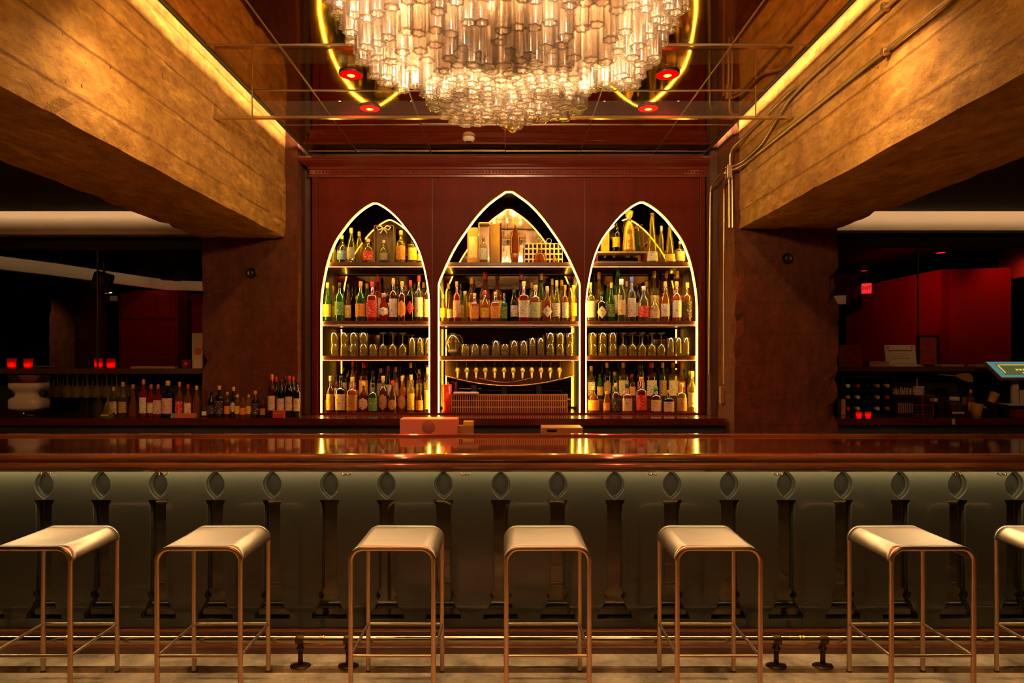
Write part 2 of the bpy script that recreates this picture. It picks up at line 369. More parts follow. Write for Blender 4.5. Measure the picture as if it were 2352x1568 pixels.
# brass ceiling of tiles with joint strips
m = MB(); g = MB(); TS = .61; X0 = -1.63
xs = [-1.63, -1.235, -.625, -.015, .6, 1.215, 1.63]
ys = [5.44]; y = 5.36
while y > -3.2: ys.append(y); y -= TS
ys.append(-3.2)
random.seed(3)
for i in range(len(xs)-1):
    for j in range(len(ys)-1):
        tx, ty = random.uniform(-.0035, .0035), random.uniform(-.005, .005)
        xa, xb, ya, yb = xs[i]+.002, xs[i+1]-.002, ys[j+1]+.002, ys[j]-.002
        k = 4; vs = []; fs = []
        for a in range(k+1):
            for b in range(k+1):
                u, v = a/k-.5, b/k-.5
                bow = .004*(noise.noise(Vector((i*3+u*1.4, j*5+v*1.4, 2))))
                vs.append((xa+(xb-xa)*(a/k), ya+(yb-ya)*(b/k), 3.332+u*tx*.6+v*ty*.6+bow*.6+.002))
        for a in range(k):
            for b in range(k): fs.append((a*(k+1)+b, (a+1)*(k+1)+b, (a+1)*(k+1)+b+1, a*(k+1)+b+1))
        m.add(vs, fs, True)
struct(m, 'ceiling_brass_tiles', BRASS)
for x in xs[1:-1]: g.box(x-.0028, x+.0028, -3.2, 5.44, 3.3285, 3.335)
for y in ys[1:-1]: g.box(-1.63, 1.63, y-.0028, y+.0028, 3.329, 3.335)
struct(g, 'trim_3', TBAR)
m = MB(); m.box(-1.63, 1.63, -3.2, 5.44, 3.342, 3.36); m.box(-1.64, -1.63, -3.2, 5.44, 3.32, 3.3695); m.box(1.63, 1.64, -3.2, 5.44, 3.32, 3.3695)
struct(m, 'trim_4', pmat('ceiling_frame', (.05, .035, .02), .5))
for s_, nm in ((-1, 'left'), (1, 'right')):
    m = MB(); m.box(min(s_*1.585, s_*1.60), max(s_*1.585, s_*1.60), -1.5, 5.42, 3.3645, 3.378)
    tag(m.build('cove_light', LEDC), 'warm strip lamp on the %s edge of the brass ceiling, washing the beam' % nm, 'strip light')
# clear draft curtain hung under the ceiling
t = thing('draft_curtain', 'clear hanging glass strip spanning between the two concrete beams', 'glass panel', (0, 4.02, 3.2))
MB().box(-1.80, 1.75, -.004, .004, -.075, .020).build('glass_panel', gmat('clear_panel', (.97, .95, .9), 0.02, rough=.03, edge=.2), t)
MB().box(-1.80, 1.75, -.012, .012, -.09, -.074).build('bottom_rail', pmat('clear_edge', (.55, .38, .16), .15, .9), t)
for s_ in (-1, 1):
    MB().box(s_*1.55-.002-.02, s_*1.55+.002-.02, -.006, .006, -.075, .117).build('clamp', TBAR, t)

# ================================================================== BAR
bar = thing('bar_counter', 'long bar front in glossy dark green with balustrade cutouts and wooden plinth', 'bar', (0, 3.7, 0))
PY = 3.69
def local(mb): return mb
centres = [-.037+.3227*k for k in range(-11, 12)]
def leaf(cx, z0, z1, hw, n=17):
    zc = (z0+z1)/2; H = (z1-z0)/2; pts = []
    for i in range(n): a = -1+2*i/(n-1); pts.append((cx+hw*(1-abs(a)**2.1), zc+a*H))
    for i in range(1, n-1): a = 1-2*i/(n-1); pts.append((cx-hw*(1-abs(a)**2.1), zc+a*H))
    return pts
def shaft(cx, g):
    R = [(.056-g, .838), (.052-g, .822), (.045-g, .81), (.043-g, .33), (.050-g, .325), (.060-g, .312), (.062-g, .297), (.054-g, .285), (.047-g, .277), (.058-g, .262), (.072-g, .225), (.098-g, .195), (.100-g, .166+g)]
    return [(cx+x, z) for x, z in R]+[(cx-x, z) for x, z in reversed(R)]+[(cx-.02, .83), (cx, .835), (cx+.02, .83)][0:0]
W0, W1 = -3.75, 3.75
cs = [c for c in centres if W0+.15 < c < W1-.15]
outer = [(W0, .113), (W1, .113), (W1, 1.03), (W0, 1.03)]
b1 = board_with_holes('front_panel', GREEN, outer, [leaf(c, .842, 1.006, .054) for c in cs]+[shaft(c, 0) for c in cs], PY-3.7, PY+.018-3.7, bar, .0015)
b2 = board_with_holes('inner_panel', GREEN, outer, [leaf(c, .853, .995, .044) for c in cs]+[shaft(c, .006) for c in cs], PY+.0185-3.7, PY+.034-3.7, bar, .0012)
MB().box(W0, W1, PY+.0345-3.7, PY+.06-3.7, .113, 1.03).build('backing_panel', pmat('recess_mirror_green', (.10, .095, .07), .07, .75), bar)
for c in cs[:]:
    MB().box(c-.052, c+.052, PY+.012-3.7, PY+.034-3.7, .2255, .2335, .002).build('ledge', GREEN, bar)
m = MB(); m.prism([(3.66-3.7, .04), (3.66-3.7, .106), (3.664-3.7, .112), (3.80-3.7, .112), (3.8-3.7, .04)], W0, W1)
m.build('upper_plinth', pmat('plinth_wood', (.16, .045, .018), .25, coat=.7), bar)
m = MB(); m.prism([(3.62-3.7, 0), (3.62-3.7, .036), (3.624-3.7, .040), (3.80-3.7, .040), (3.8-3.7, 0)], W0, W1)
m.build('lower_plinth', pmat('plinth_wood', (.16, .045, .018), .25), bar)
MB().box(W0, W1, PY+.062-3.7, 4.30-3.7, 0, 1.03).build('carcass', DARK, bar)
m = MB(); m.box(W0, W1, 3.636-3.7, 3.648-3.7, 1.027, 1.034); m.build('added_strip_lamp', emat('added_bar_led', (1, .78, .42), 62), bar)  # added unseen strip that brightens the top of the green panel
# countertop with moulded arm rail
ct = thing('countertop', 'long varnished red-brown wooden bar top with moulded arm rail', 'worktop', (0, 3.9, 1.08))
def lp(poly): return [(y-3.9, z-1.08) for y, z in poly]
MB().prism(lp([(3.56, 1.052), (3.56, 1.118), (4.33, 1.118), (4.33, 1.052)]), W0, W1).build('top_board', COPPERW, ct)
rail = [(3.60, 1.036), (3.47, 1.036), (3.457, 1.040), (3.452, 1.048), (3.44, 1.052), (3.428, 1.060), (3.424, 1.070), (3.428, 1.081), (3.438, 1.088), (3.446, 1.090), (3.446, 1.097),
        (3.440, 1.103), (3.438, 1.113), (3.442, 1.123), (3.452, 1.130), (3.468, 1.134), (3.49, 1.134), (3.51, 1.130), (3.53, 1.124), (3.545, 1.119), (3.60, 1.1175)]
o = MB().prism(lp(rail), W0, W1).build('arm_rail', RAILW, ct)
MB().prism(lp([(4.33, 1.06), (4.33, 1.128), (4.337, 1.134), (4.363, 1.134), (4.37, 1.128), (4.37, 1.06)]), W0, W1).build('back_rail', RAILW, ct)
# foot rail
fr = thing('foot_rail', 'long metal foot rail pipe on dark posts along the bar base', 'foot rail', (0, 3.48, 0))
MB().tube([(W0, 0, .142), (W1, 0, .142)], .023, 16).build('pipe', PIPE, fr)
POSTM = pmat('aged_bronze_post', (.10, .05, .02), .4, .8)
for px in (-520, -120, 690, 800, 1783, 1890, 2620):
    x = (px-VX)/F*3.48
    if not W0 < x < W1: continue
    p = MB().lathe([(.0165, .085), (.021, .09), (.021, .100), (.013, .106), (.012, .125)], 12, (x, 0, 0)); p.lathe([(.0135, .008), (.0125, .09)], 12, (x, 0, 0))
    o = p.build('post', POSTM, fr)
    q = MB().lathe([(.055, 0), (.055, .004), (.04, .008), (.022, .012), (.014, .014)], 18, (x, 0, 0), ys=.75)
    q.lathe([(.008, .004), (.008, .012), (.0, .014)], 8, (x-.042, 0, 0)); q.lathe([(.008, .004), (.008, .012), (.0, .014)], 8, (x+.042, 0, 0))
    q.build('flange', POSTM, o)
    MB().lathe([(.0245, -.022), (.0255, -.018), (.0255, .018), (.0245, .022)], 16, (x, 0, .142), axis='x').build('saddle', POSTM, o)
for px in (742, 1840, 160):
    x = (px-VX)/F*3.48; m = MB()
    for dx in (-.009, .006): m.lathe([(.0235, -.005), (.027, -.003), (.027, .003), (.0235, .005)], 18, (x+dx, 0, .142), axis='x')
    tag(m.build('coupling', BRASSM, fr), 'brass coupling ring')
# bag hooks under the rail
hook_m = pmat('hook_bronze', (.42, .22, .10), .3, 1)
hk = None; names = ['far left', 'second from the left', 'third from the left', 'just left of centre', 'just right of centre', 'third from the right', 'second from the right', 'far right']
for i, px in enumerate((108, 378, 797, 1069, 1497, 1785, 2192, 2296)):
    x = (px-VX)/F*3.55
    m = MB(); m.box(-.016, .016, -.008, .008, -.003, 0)
    if hk is None:
        hk = thing('bag_hook', '', 'hook', (x, 3.55, 1.0355)); hk['group'] = 'bag hooks under the bar rail'
        m.build('plate', hook_m, hk)
        for s_ in (-1, 1):
            MB().tube([(s_*.010, 0, -.002)]+[(s_*(.012+.012*math.sin(a)), -.012*(1-math.cos(a)), -.004-.012*(1-math.cos(a))) for a in [k*PI*1.4/8 for k in range(1, 9)]], .003, 6).build('prong', hook_m, hk)
        r = hk
    else: r = copy_thing(hk, (x, 3.55, 1.0355))
    r['label'] = 'small bronze bag hook under the bar rail, ' + names[i]; r['group'] = 'bag hooks under the bar rail'

# ================================================================== STOOLS
def make_stool():
    t = thing('bar_stool', '', 'stool', (0, 0, 0), 'row of metal bar stools')
    w, d, H, R, r = .205, .195, .752, .058, .0115
    X = w-r; Y = d-r
    # curved sheet seat
    def prof(off, rad):
        pts = []
        for k in range(0, 11):
            a = PI-(PI/2)*k/10; pts.append((-X+R+math.cos(a)*rad, H-R+math.sin(a)*rad))
        for k in range(0, 11):
            a = PI/2-(PI/2)*k/10; pts.append((X-R+math.cos(a)*rad, H-R+math.sin(a)*rad))
        return pts
    up = prof(0, R+r*.95); lo = prof(0, R+r*.55); n = len(up); ny = 10; vs = []; fs = []
    for layer, P in ((0, up), (1, lo)):
        for j in range(ny+1):
            yy = -d+.003+(2*d-.006)*j/ny; dip = .006*(1-(2*j/ny-1)**2)
            for (x, z) in P: vs.append((x, yy, z-(dip if abs(x) < X*.75 else dip*.3)))
    L_ = n*(ny+1)
    for j in range(ny):
        for i in range(n-1):
            fs.append((j*n+i, j*n+i+1, (j+1)*n+i+1, (j+1)*n+i)); fs.append((L_+j*n+i, L_+(j+1)*n+i, L_+(j+1)*n+i+1, L_+j*n+i+1))
    for i in range(n-1):
        fs.append((i, L_+i, L_+i+1, i+1)); b = ny*n; fs.append((b+i, b+i+1, L_+b+i+1, L_+b+i))
    for j in range(ny):
        fs.append((j*n, (j+1)*n, L_+(j+1)*n, L_+j*n)); e = n-1; fs.append((j*n+e, L_+j*n+e, L_+(j+1)*n+e, (j+1)*n+e))
    MB().add(vs, fs, True).build('seat', STEEL, t)
    for sy in (-1, 1):
        bend = [(-X+R-math.sin(a)*R if False else -X+R+math.cos(a)*R, sy*Y, H-R+math.sin(a)*R) for a in [PI-PI/2*k/8 for k in range(9)]]
        bend += [(X-R+math.cos(a)*R, sy*Y, H-R+math.sin(a)*R) for a in [PI/2-PI/2*k/8 for k in range(9)]]
        MB().tube(bend, r, 12).build('seat_frame', TUBE, t)
        for sx in (-1, 1):
            leg = MB().tube([(sx*X, sy*Y, .004), (sx*X, sy*Y, H-R)], r, 12).build('leg', TUBE, t)
            MB().lathe([(r+.001, 0), (r+.001, .006), (r, .009)], 12, (sx*X, sy*Y, 0)).build('foot_cap', BLACK, leg)
        MB().tube([(-X, sy*Y, .25), (X, sy*Y, .25)], .0075, 10).build('stretcher', TUBE, t)
    for sx in (-1, 1): MB().tube([(sx*X, -Y, .25), (sx*X, Y, .25)], .0075, 10).build('stretcher', TUBE, t)
    return t
st0 = make_stool()
sl = ['metal bar stool cut by the left edge of the photo', 'second metal bar stool from the left, with the wide gap on its right', 'third metal bar stool from the left, below the pale box',
      'middle metal bar stool with an orange-red reflection on its seat', 'metal bar stool just right of the middle one', 'sixth metal bar stool from the left, with a red glint on its front tube', 'metal bar stool cut off by the right edge of the photo']
for i, x in enumerate([-2.235, -1.443, -.536, .188, .989, 1.985, 2.755]):
    o = st0 if i == 0 else copy_thing(st0, (0, 0, 0))
    o.location = (x, 3.235, 0); o['label'] = sl[i]; o['group'] = 'row of metal bar stools'; o.rotation_euler.z = [0, .01, -.012, .008, -.006, .012, 0][i]

# ================================================================== CHANDELIER
ch = thing('chandelier', 'huge tiered chandelier of clear lobed glass tubes under the brass ceiling', 'chandelier', (0, 2.40, 2.62))
TG = gmat('chandelier_glass', (.985, .965, .94), .17, (1, .90, .78), .2, .3)
def tube_mesh(L, r):
    m = MB(); n = 28; vs = []
    prof = [(1, L), (1.02, L*.5), (1.0, .007), (1.05, .006), (1.05, 0), (.86, 0), (.86, .006), (.91, .007), (.92, L*.5), (.9, L)]
    for f, z in prof:
        for k in range(n):
            a = 2*PI*k/n; rr = r*f*(1+.13*math.cos(7*a)); vs.append((rr*math.cos(a), rr*math.sin(a), z))
    fs = []
    for i in range(len(prof)-1):
        for k in range(n): fs.append((i*n+k, i*n+(k+1) % n, (i+1)*n+(k+1) % n, (i+1)*n+k))
    m.add(vs, fs, True); return m
proto = {}
spots = []
random.seed(11)
tiers = [(.71, .385, 3.05), (.665, .35, 2.975), (.625, .318, 2.905), (.588, .285, 2.84), (.552, .25, 2.775), (.515, .205, 2.715), (.472, .16, 2.66), (.425, .11, 2.645)]
def ring_pts(a, b, cy, sp):
    N = 400; P = [(a*math.copysign(abs(math.cos(t))**.8, math.cos(t)), cy+b*math.copysign(abs(math.sin(t))**.8, math.sin(t))) for t in [2*PI*k/N for k in range(N)]]
    out = [P[0]]; acc = 0; per = sum(math.dist(P[k], P[(k+1) % N]) for k in range(N)); n = max(1, int(per/sp)); step = per/n; acc = 0
    for k in range(N-1):
        acc += math.dist(P[k], P[k+1])
        if acc >= step and len(out) < n: out.append(P[k+1]); acc -= step
    return out
for a, b, z in tiers:
    for (x, y) in ring_pts(a, b, -.07, .052):
        if abs(x) < .27 and y > -.07+b*.2 and z > 2.7: continue
        spots.append((x+random.uniform(-.006, .006), y+random.uniform(-.008, .008), z+random.uniform(-.028, .028), .30))
for rr in (.285, .232, .18, .127, .075, .022):
    for (x, y) in ring_pts(rr, rr, .05, .053):
        spots.append((x, y, 2.615+.018*(1-rr/.3)*0+random.uniform(-.014, .014), .20 if rr < .27 else .34))
spots.sort(key=lambda s: (s[1]*1.0, s[2]))
near = sorted(range(len(spots)), key=lambda i: spots[i][1]+(spots[i][2]-2.6)*.9)
first = set(near[:60]+[i for i in range(len(spots)) if spots[i][3] == .34][:14]+near[60:86])
RIM = gmat('tube_rim', (.97, .92, .86), .35, (1, .9, .78), .25, .5)
NF = 9*28
def rims(me):
    me.materials.append(RIM)
    me.polygons.foreach_set('material_index', [1 if 2*28 <= (i % NF) < 7*28 else 0 for i in range(len(me.polygons))])
pm = {}
for L_ in (.30, .20, .34): pm[L_] = tube_mesh(L_, .0245)
rest = MB(); cnt = 0
meshes = {}
for i, (x, y, z, L_) in enumerate(spots):
    zz = z-2.62
    if i in first:
        if L_ not in meshes:
            o = pm[L_].build('glass_tube', TG, ch); meshes[L_] = o.data; rims(o.data)
        else: o = link('glass_tube', meshes[L_], ch)
        o.location = (x, y, zz); o.rotation_euler.z = random.uniform(0, .7)
    else:
        p = pm[L_]; c_, s_ = math.cos(i*.37), math.sin(i*.37)
        rest.add([(x+vx*c_-vy*s_, y+vx*s_+vy*c_, zz+vz) for vx, vy, vz in p.v], p.f, True)
o = rest.build('glass_tube', TG, ch); o['kind'] = 'stuff'; rims(o.data)
print('tubes', len(spots), len(first))
BULB = emat('bulb_glow', (1, .66, .36), 50)
for i in range(10):
    a = 2*PI*i/10; x, y = .2*math.cos(a), .2*math.sin(a)+.03
    b = MB().lathe([(.004, 0), (.011, .008), (.017, .025), (.016, .04), (.009, .06), (.003, .075)], 10, (x, y, .215)); bo = b.build('bulb', BULB, ch)
    MB().lathe([(.012, -.05), (.012, 0)], 8, (x, y, .215)).build('socket', BRASSM, bo)
for i, (x, y) in enumerate([(-.5, -.1), (-.38, -.22), (.5, -.1), (.38, -.22), (-.35, .05), (.35, .05), (0, -.3), (-.2, -.33), (.2, -.33)]):
    b = MB().lathe([(.004, 0), (.011, .008), (.017, .025), (.016, .04), (.009, .06), (.003, .075)], 10, (x, y, .40)); bo = b.build('bulb', BULB, ch)
    MB().lathe([(.012, -.05), (.012, 0)], 8, (x, y, .40)).build('socket', BRASSM, bo)
m = MB(); m.box(-.62, .62, -.02, .0, .33, .345)
for x in (-.45, -.15, .15, .45): m.tube([(x, -.05, .33), (x, -.05, .70)], .008, 8)
m.tube([(.6*math.cos(2*PI*k/24), -.07+.3*math.sin(2*PI*k/24), .64) for k in range(24)], .01, 6, closed=True)
for i in range(5): m.box(-.5+.25*i-.006, -.5+.25*i+.006, -.33, .2, .55, .57)
m.build('frame', pmat('chandelier_frame', (.55, .42, .25), .3, 1), ch)
# ================================================================== CEILING FITTINGS
for i, (x, y) in enumerate(RED):
    t = thing('red_spotlight', 'red glowing recessed ceiling spotlight, %s, %s row' % ('left of the chandelier' if x < 0 else 'right of the chandelier', 'nearer' if y < 4 else 'farther'), 'spotlight', (x, y, 3.3255), 'red ceiling spotlights')
    MB().lathe([(.0662, -.001), (.071, -.001), (.072, .006), (.066, .006)], 24, caps=False).build('trim_ring', BLACK, t)
    MB().lathe([(.066, .0), (.050, -.004), (.001, -.005)], 24, caps=False).build('lens', emat('red_lens', (1, .0, .0), 1.3), t)
    MB().lathe([(.024, -.0052), (.001, -.007)], 12, caps=False).build('glowing_core', emat('red_core', (1, .10, .015), 16), t)
t = thing('smoke_detector', 'small pale round detector on the ceiling left of the chandelier tip', 'smoke detector', (-.295, 5.02, 3.318))
MB().lathe([(.048, .014), (.048, .0), (.040, -.012), (.030, -.02), (.001, -.022)], 24).build('housing', pmat('detector_plastic', (.6, .5, .42), .5), t)
MB().lathe([(.026, -.021), (.020, -.026), (.001, -.026)], 16).build('sensor_cap', BLACK, t)
t = thing('ceiling_sprinkler', 'brass ceiling plate with dark disc just below the chandelier tip', 'sprinkler', at(1177, 288, 4.72))
tz = 3.318-t.location.z
MB().lathe([(.010, 0), (.010, tz)], 10).build('stem', BLACK, t)
MB().lathe([(.055, 0), (.062, -.006), (.055, -.014), (.001, -.014)], 20).build('disc', BLACK, t)
MB().lathe([(.085, tz), (.08, tz-.012), (.04, tz-.02), (.011, tz-.022)], 24).build('plate', BRASSM, t)
MB().lathe([(.03, -.015), (.042, -.03), (.03, -.045), (.001, -.05)], 16).build('dome', BRASSM, t)

# ================================================================== ARCHED CABINET
CX = .012; CF = 5.45; CBK = 5.80; ZB = 1.165
cab = thing('back_bar_cabinet', 'tall red-brown wooden back bar cabinet with three glowing pointed arches', 'cabinet', (CX, CF, ZB))
def rel(p): return (p[0]-CX, p[1]-ZB)
SIDE = [(0, 0), (.06, .003), (.22, .05), (.41, .134), (.58, .24), (.75, .37), (.88, .55), (.965, .763), (.995, .9), (1, 1)]
MIDP = [(0, 0), (.05, .004), (.088, .02), (.287, .13), (.463, .27), (.62, .43), (.76, .59), (.87, .75), (.95, .886), (.99, .96), (1, 1)]
def smooth_prof(P, k=4):
    out = []
    for i in range(len(P)-1):
        p0 = P[max(i-1, 0)]; p1 = P[i]; p2 = P[i+1]; p3 = P[min(i+2, len(P)-1)]
        for j in range(k):
            t = j/k; out.append(tuple(.5*((2*p1[a])+(-p0[a]+p2[a])*t+(2*p0[a]-5*p1[a]+4*p2[a]-p3[a])*t*t+(-p0[a]+3*p1[a]-3*p2[a]+p3[a])*t**3) for a in (0, 1)))
    return out+[P[-1]]
def arch_poly(pxc, hwpx, pya, pys, P, grow=0):
    c = at(pxc, pya, CF); s_ = at(pxc, pys, CF); hw = hwpx/F*CF+grow; H = c.z-s_.z+grow; ap = c.z+grow
    half = [(hw*a, ap-H*b) for a, b in smooth_prof(P)]
    return [rel((c.x-x, z)) for x, z in reversed(half)]+[rel((c.x+x, z)) for x, z in half[1:]], c.x, hw
ARCH = [(861.5, 126, 465, 715, SIDE), (1169.5, 164, 438, 655, MIDP), (1474, 129, 463, 715, SIDE)]
holes = []; geo = []
for a in ARCH:
    P, cx, hw = arch_poly(*a); geo.append((cx, hw, P))
    holes.append([(P[0][0], .001)]+P+[(P[-1][0], .001)])
HW = 1.635; TOP = at(0, 405, CF).z-ZB
outer = [(-HW, -.0), (HW, -.0), (HW, TOP), (-HW, TOP)]
# openings start just above the counter
holes = [[(x, max(z, .012)) for x, z in h] for h in holes]
fb = board_with_holes('face_board', MAHO, outer, holes, 0, .03, cab)
m = MB()
for px in (733, 993, 1343, 1604):
    x = (px-VX)/F*CF-CX; m.box(x-.0035, x+.0035, -.003, 0, .0, TOP-.02)
m.build('panel_bead', pmat('dark_joint', (.05, .01, .006), .4), cab)
for x in (-HW, HW):
    m = MB(); m.box(min(x, x-.045*math.copysign(1, x)), max(x, x-.045*math.copysign(1, x)), -.022, -.0035, 0, TOP-.01, .004)
    m.build('corner_stile', MAHO, cab)
    xa, xb = (x, x+.03) if x < 0 else (x-.03, x)
    MB().box(xa, xb, .031, .37, 0, TOP).build('side_panel', MAHO, cab)
MB().box(-HW+.03, HW-.03, .031, .37, TOP-.03, TOP).build('top_panel', MAHO, cab)
# cornice
def cornice(z0):
    P = [(0, 0), (-.025, 0), (-.028, .015), (-.022, .025), (-.022, .06), (-.03, .066), (-.034, .08), (-.05, .09), (-.075, .102), (-.095, .118), (-.102, .132), (-.112, .134), (-.112, .148), (0, .148)]
    return [(y, z+z0) for y, z in P]
ZC = TOP-.012; P = cornice(ZC)
m = MB(); vs = []; n = len(P)
for sx in (-1, 1):
    for y, z in P: vs.append((sx*(HW-y), y, z))
fs = [(i, (i+1) % n, n+(i+1) % n, n+i) for i in range(n)]
m.add(vs, fs)
for sx in (-1, 1):
    vs = []
    for yy in (None, .37):
        for y, z in P: vs.append((sx*(HW-y), y if yy is None else yy, z))
    m.add(vs, fs+[list(range(n, 2*n))])
m.build('cornice', pmat('cornice_mahogany', (.15, .02, .012), .25, coat=.6), cab)
m = MB()
for i in range(118): x = -HW+.03+i*.0277; m.box(x, x+.014, -.030, -.022, ZC+.034, ZC+.052)
m.build('dentil_moulding', MAHO, cab)
MB().box(-HW+.03, HW-.03, CBK-CF, CBK-CF+.01, .0, TOP-.03).build('mirror_back', MIRROR, cab)
for i in (0, 1):
    xa = geo[i][0]+geo[i][1]; xb = geo[i+1][0]-geo[i+1][1]; xm = (xa+xb)/2-CX
    MB().box(xm-.02, xm+.02, .031, CBK-CF-.001, 0, TOP-.031).build('divider', MAHOD, cab)
    for s_ in (-1, 1):
        pass
SHZ = [2.44, 1.945, 1.655]
XD = [(-HW+.031, (geo[0][0]+geo[0][1]+geo[1][0]-geo[1][1])/2-CX-.021), ((geo[0][0]+geo[0][1]+geo[1][0]-geo[1][1])/2-CX+.021, (geo[1][0]+geo[1][1]+geo[2][0]-geo[2][1])/2-CX-.021), ((geo[1][0]+geo[1][1]+geo[2][0]-geo[2][1])/2-CX+.021, HW-.031)]
for xa, xb in XD:
    for k, z in enumerate(SHZ):
        MB().box(xa, xb, .033, CBK-CF-.002, z-ZB-.028, z-ZB, .002).build('shelf', MAHOD, cab)
for xa, xb in XD:
    for k, st_ in ((0, 22), (1, 6), (2, 15)):
        z = SHZ[k]-ZB-.028
        MB().box(xa+.01, xb-.01, .0335, .036, z-.009, z-.0002).build('added_lamp_shield', MAHOD, cab)
        MB().box(xa+.01, xb-.01, .0465, .049, z-.014, z-.0002).build('added_lamp_shield', MAHOD, cab)  # both strips added to hide the shelf lamp from view and mirror
        MB().box(xa+.02, xb-.02, .038, .044, z-.006, z-.0006).build('added_shelf_light', emat('added_shelf_led_%d' % k, (1, .80, .45), st_*6), cab)  # added hidden strip lamps to brighten the bottles and glasses
# led strips following the openings, set on the inner edge
for i, (cx, hw, P) in enumerate(geo):
    cxl = cx-CX; pts = [(x+(.006 if x < cxl else -.006 if x > cxl else 0), .022, z-.006) for x, z in P]
    pts = [(pts[0][0], .022, .014)]+pts+[(pts[-1][0], .022, .014)]
    MB().tube(pts, .0048, 8).build('light_strip', LED, cab)

# ================================================================== BACK COUNTER
WD = pmat('dark_red_counter', (.10, .016, .008), .25, coat=.8, var=.4, scale=4, stretch=(.4, 3, 3))
t = thing('back_counter', 'dark red-brown back counter below the arched cabinet and left bottles', 'counter', (-2, 5.5, 0))
CP = [(-4.98, -.40), (3.70, -.40), (3.70, .34), (.31, .34), (.31, -.19), (-.51, -.19), (-.51, .34), (-4.98, .34)]
MB().prism(CP, ZB-.055, ZB-.001, 'z').build('worktop', WD, t)
MB().prism([(a, b+(.03 if b == -.40 else 0)) for a, b in CP], 0, ZB-.056, 'z').build('base_cabinet', DARK, t)
t = thing('service_counter', 'dark red back counter right of the right column, under the till', 'counter', (4.7, 5.5, 0))
MB().box(-2.16, 2.28, -.40, .34, ZB-.055, ZB-.001, .006).build('worktop', WD, t)
MB().box(-2.16, 2.28, -.37, .34, 0, ZB-.056).build('base_cabinet', DARK, t)
LW = pmat('ledge_wood', (.09, .035, .015), .3, coat=.5)
tag(MB().box(-7, -2.5, 5.58, 5.855, 1.50, 1.545, .004).build('wall_shelf', LW), 'dark wooden ledge shelf on the wall above the hanging stemware, left', 'shelf')
tag(MB().box(2.52, 7, 5.58, 5.855, 1.52, 1.56, .004).build('wall_shelf', LW), 'dark wooden ledge shelf right of the right column, above the wine rack', 'shelf')

# ================================================================== CONDUITS on the right beam and wall
cr = thing('conduit_run', 'metal conduits running down the right beam into a junction box', 'conduit', at(1673, 395, 4.92))
C0 = cr.location.copy()
def onX(px, py, X):
    D = F*X/(px-VX); return Vector((X, D, CZ+(VY-py)/F*D))
def lw(pts): return [Vector(p)-C0 for p in pts]
xb = 1.740
def bend(pts, k=5):
    """round the corners of a polyline"""
    P = [Vector(p) for p in pts]; out = [P[0]]
    for i in range(1, len(P)-1):
        a = P[i]+(P[i-1]-P[i]).normalized()*min(.07, (P[i-1]-P[i]).length*.45); b = P[i]+(P[i+1]-P[i]).normalized()*min(.07, (P[i+1]-P[i]).length*.45)
        for j in range(k+1): t = j/k; out.append(a*(1-t)**2+P[i]*2*t*(1-t)+b*t*t)
    return out+[P[-1]]
j0 = C0
for pts in ([(j0.x+.02, j0.y, j0.z+.01), (xb, 4.78, 3.055), (xb, 4.55, 3.06), (xb, 1.2, 3.05)],
            [(j0.x+.02, j0.y, j0.z+.035), (xb, 4.80, 3.085), (xb, 4.45, 3.10), (xb, 4.05, 3.235), (xb, 3.8, 3.25), (xb, 1.2, 3.255)],
            [(j0.x+.012, j0.y, j0.z+.03), (j0.x+.012, j0.y, 3.20), (xb, 4.72, 3.262), (xb, 4.0, 3.28), (xb, 3.9, 3.262)]):
    MB().tube(lw(bend(pts)), .0105, 10).build('conduit', CHROME, cr)
for pts in ([(j0.x+.01, j0.y+.02, j0.z-.02), (j0.x+.01, 4.93, 2.62)], [(j0.x+.035, j0.y+.02, j0.z-.02), (j0.x+.035, 4.93, 2.62)],
            [(j0.x-.02, j0.y+.02, j0.z-.0), tuple(at(1652, 402, 5.1)), tuple(at(1632, 430, 5.3)), tuple(at(1631, 470, 5.3)), tuple(at(1629, 860, 5.3))],
            [(j0.x-.01, j0.y+.02, j0.z-.03), tuple(at(1663, 430, 5.2)), tuple(at(1663, 882, 5.2))]):
    MB().tube(lw(bend(pts)), .0085, 10).build('conduit', CHROME, cr)
m = MB().box(-.018, .02, -.03, .03, -.05, .05, .004); m.build('junction_box', CHROME, cr)
m = MB()
for z in (-.035, -.012, .012, .035): m.lathe([(.006, -.024), (.006, -.017)], 8, (0, 0, z), axis='x')
m.build('screw', TBAR, cr)
o = at(1662, 905, 5.2)-C0
MB().box(o.x-.03, o.x+.03, o.y-.02, o.y+.02, o.z-.075, o.z+.06, .004).build('outlet_box', pmat('outlet_tan', (.3, .17, .07), .5), cr)
for py_, D_ in ((35, 2.6),): pass
for yy in (2.35, 3.0):
    for z in (3.05, 3.255):
        MB().box(xb-.02-C0.x, xb+.016-C0.x, yy-.012-C0.y, yy+.012-C0.y, z-.016-C0.z, z+.016-C0.z, .002).build('clamp', CHROME, cr)
struct(MB().box(1.66, 1.722, 5.34, 5.94, ZB+.001, 3.95), 'wall_right_reveal', WALLM); struct(MB().box(-1.705, -1.655, 5.5, 5.94, ZB+.001, 3.95), 'wall_left_reveal', WALLM)

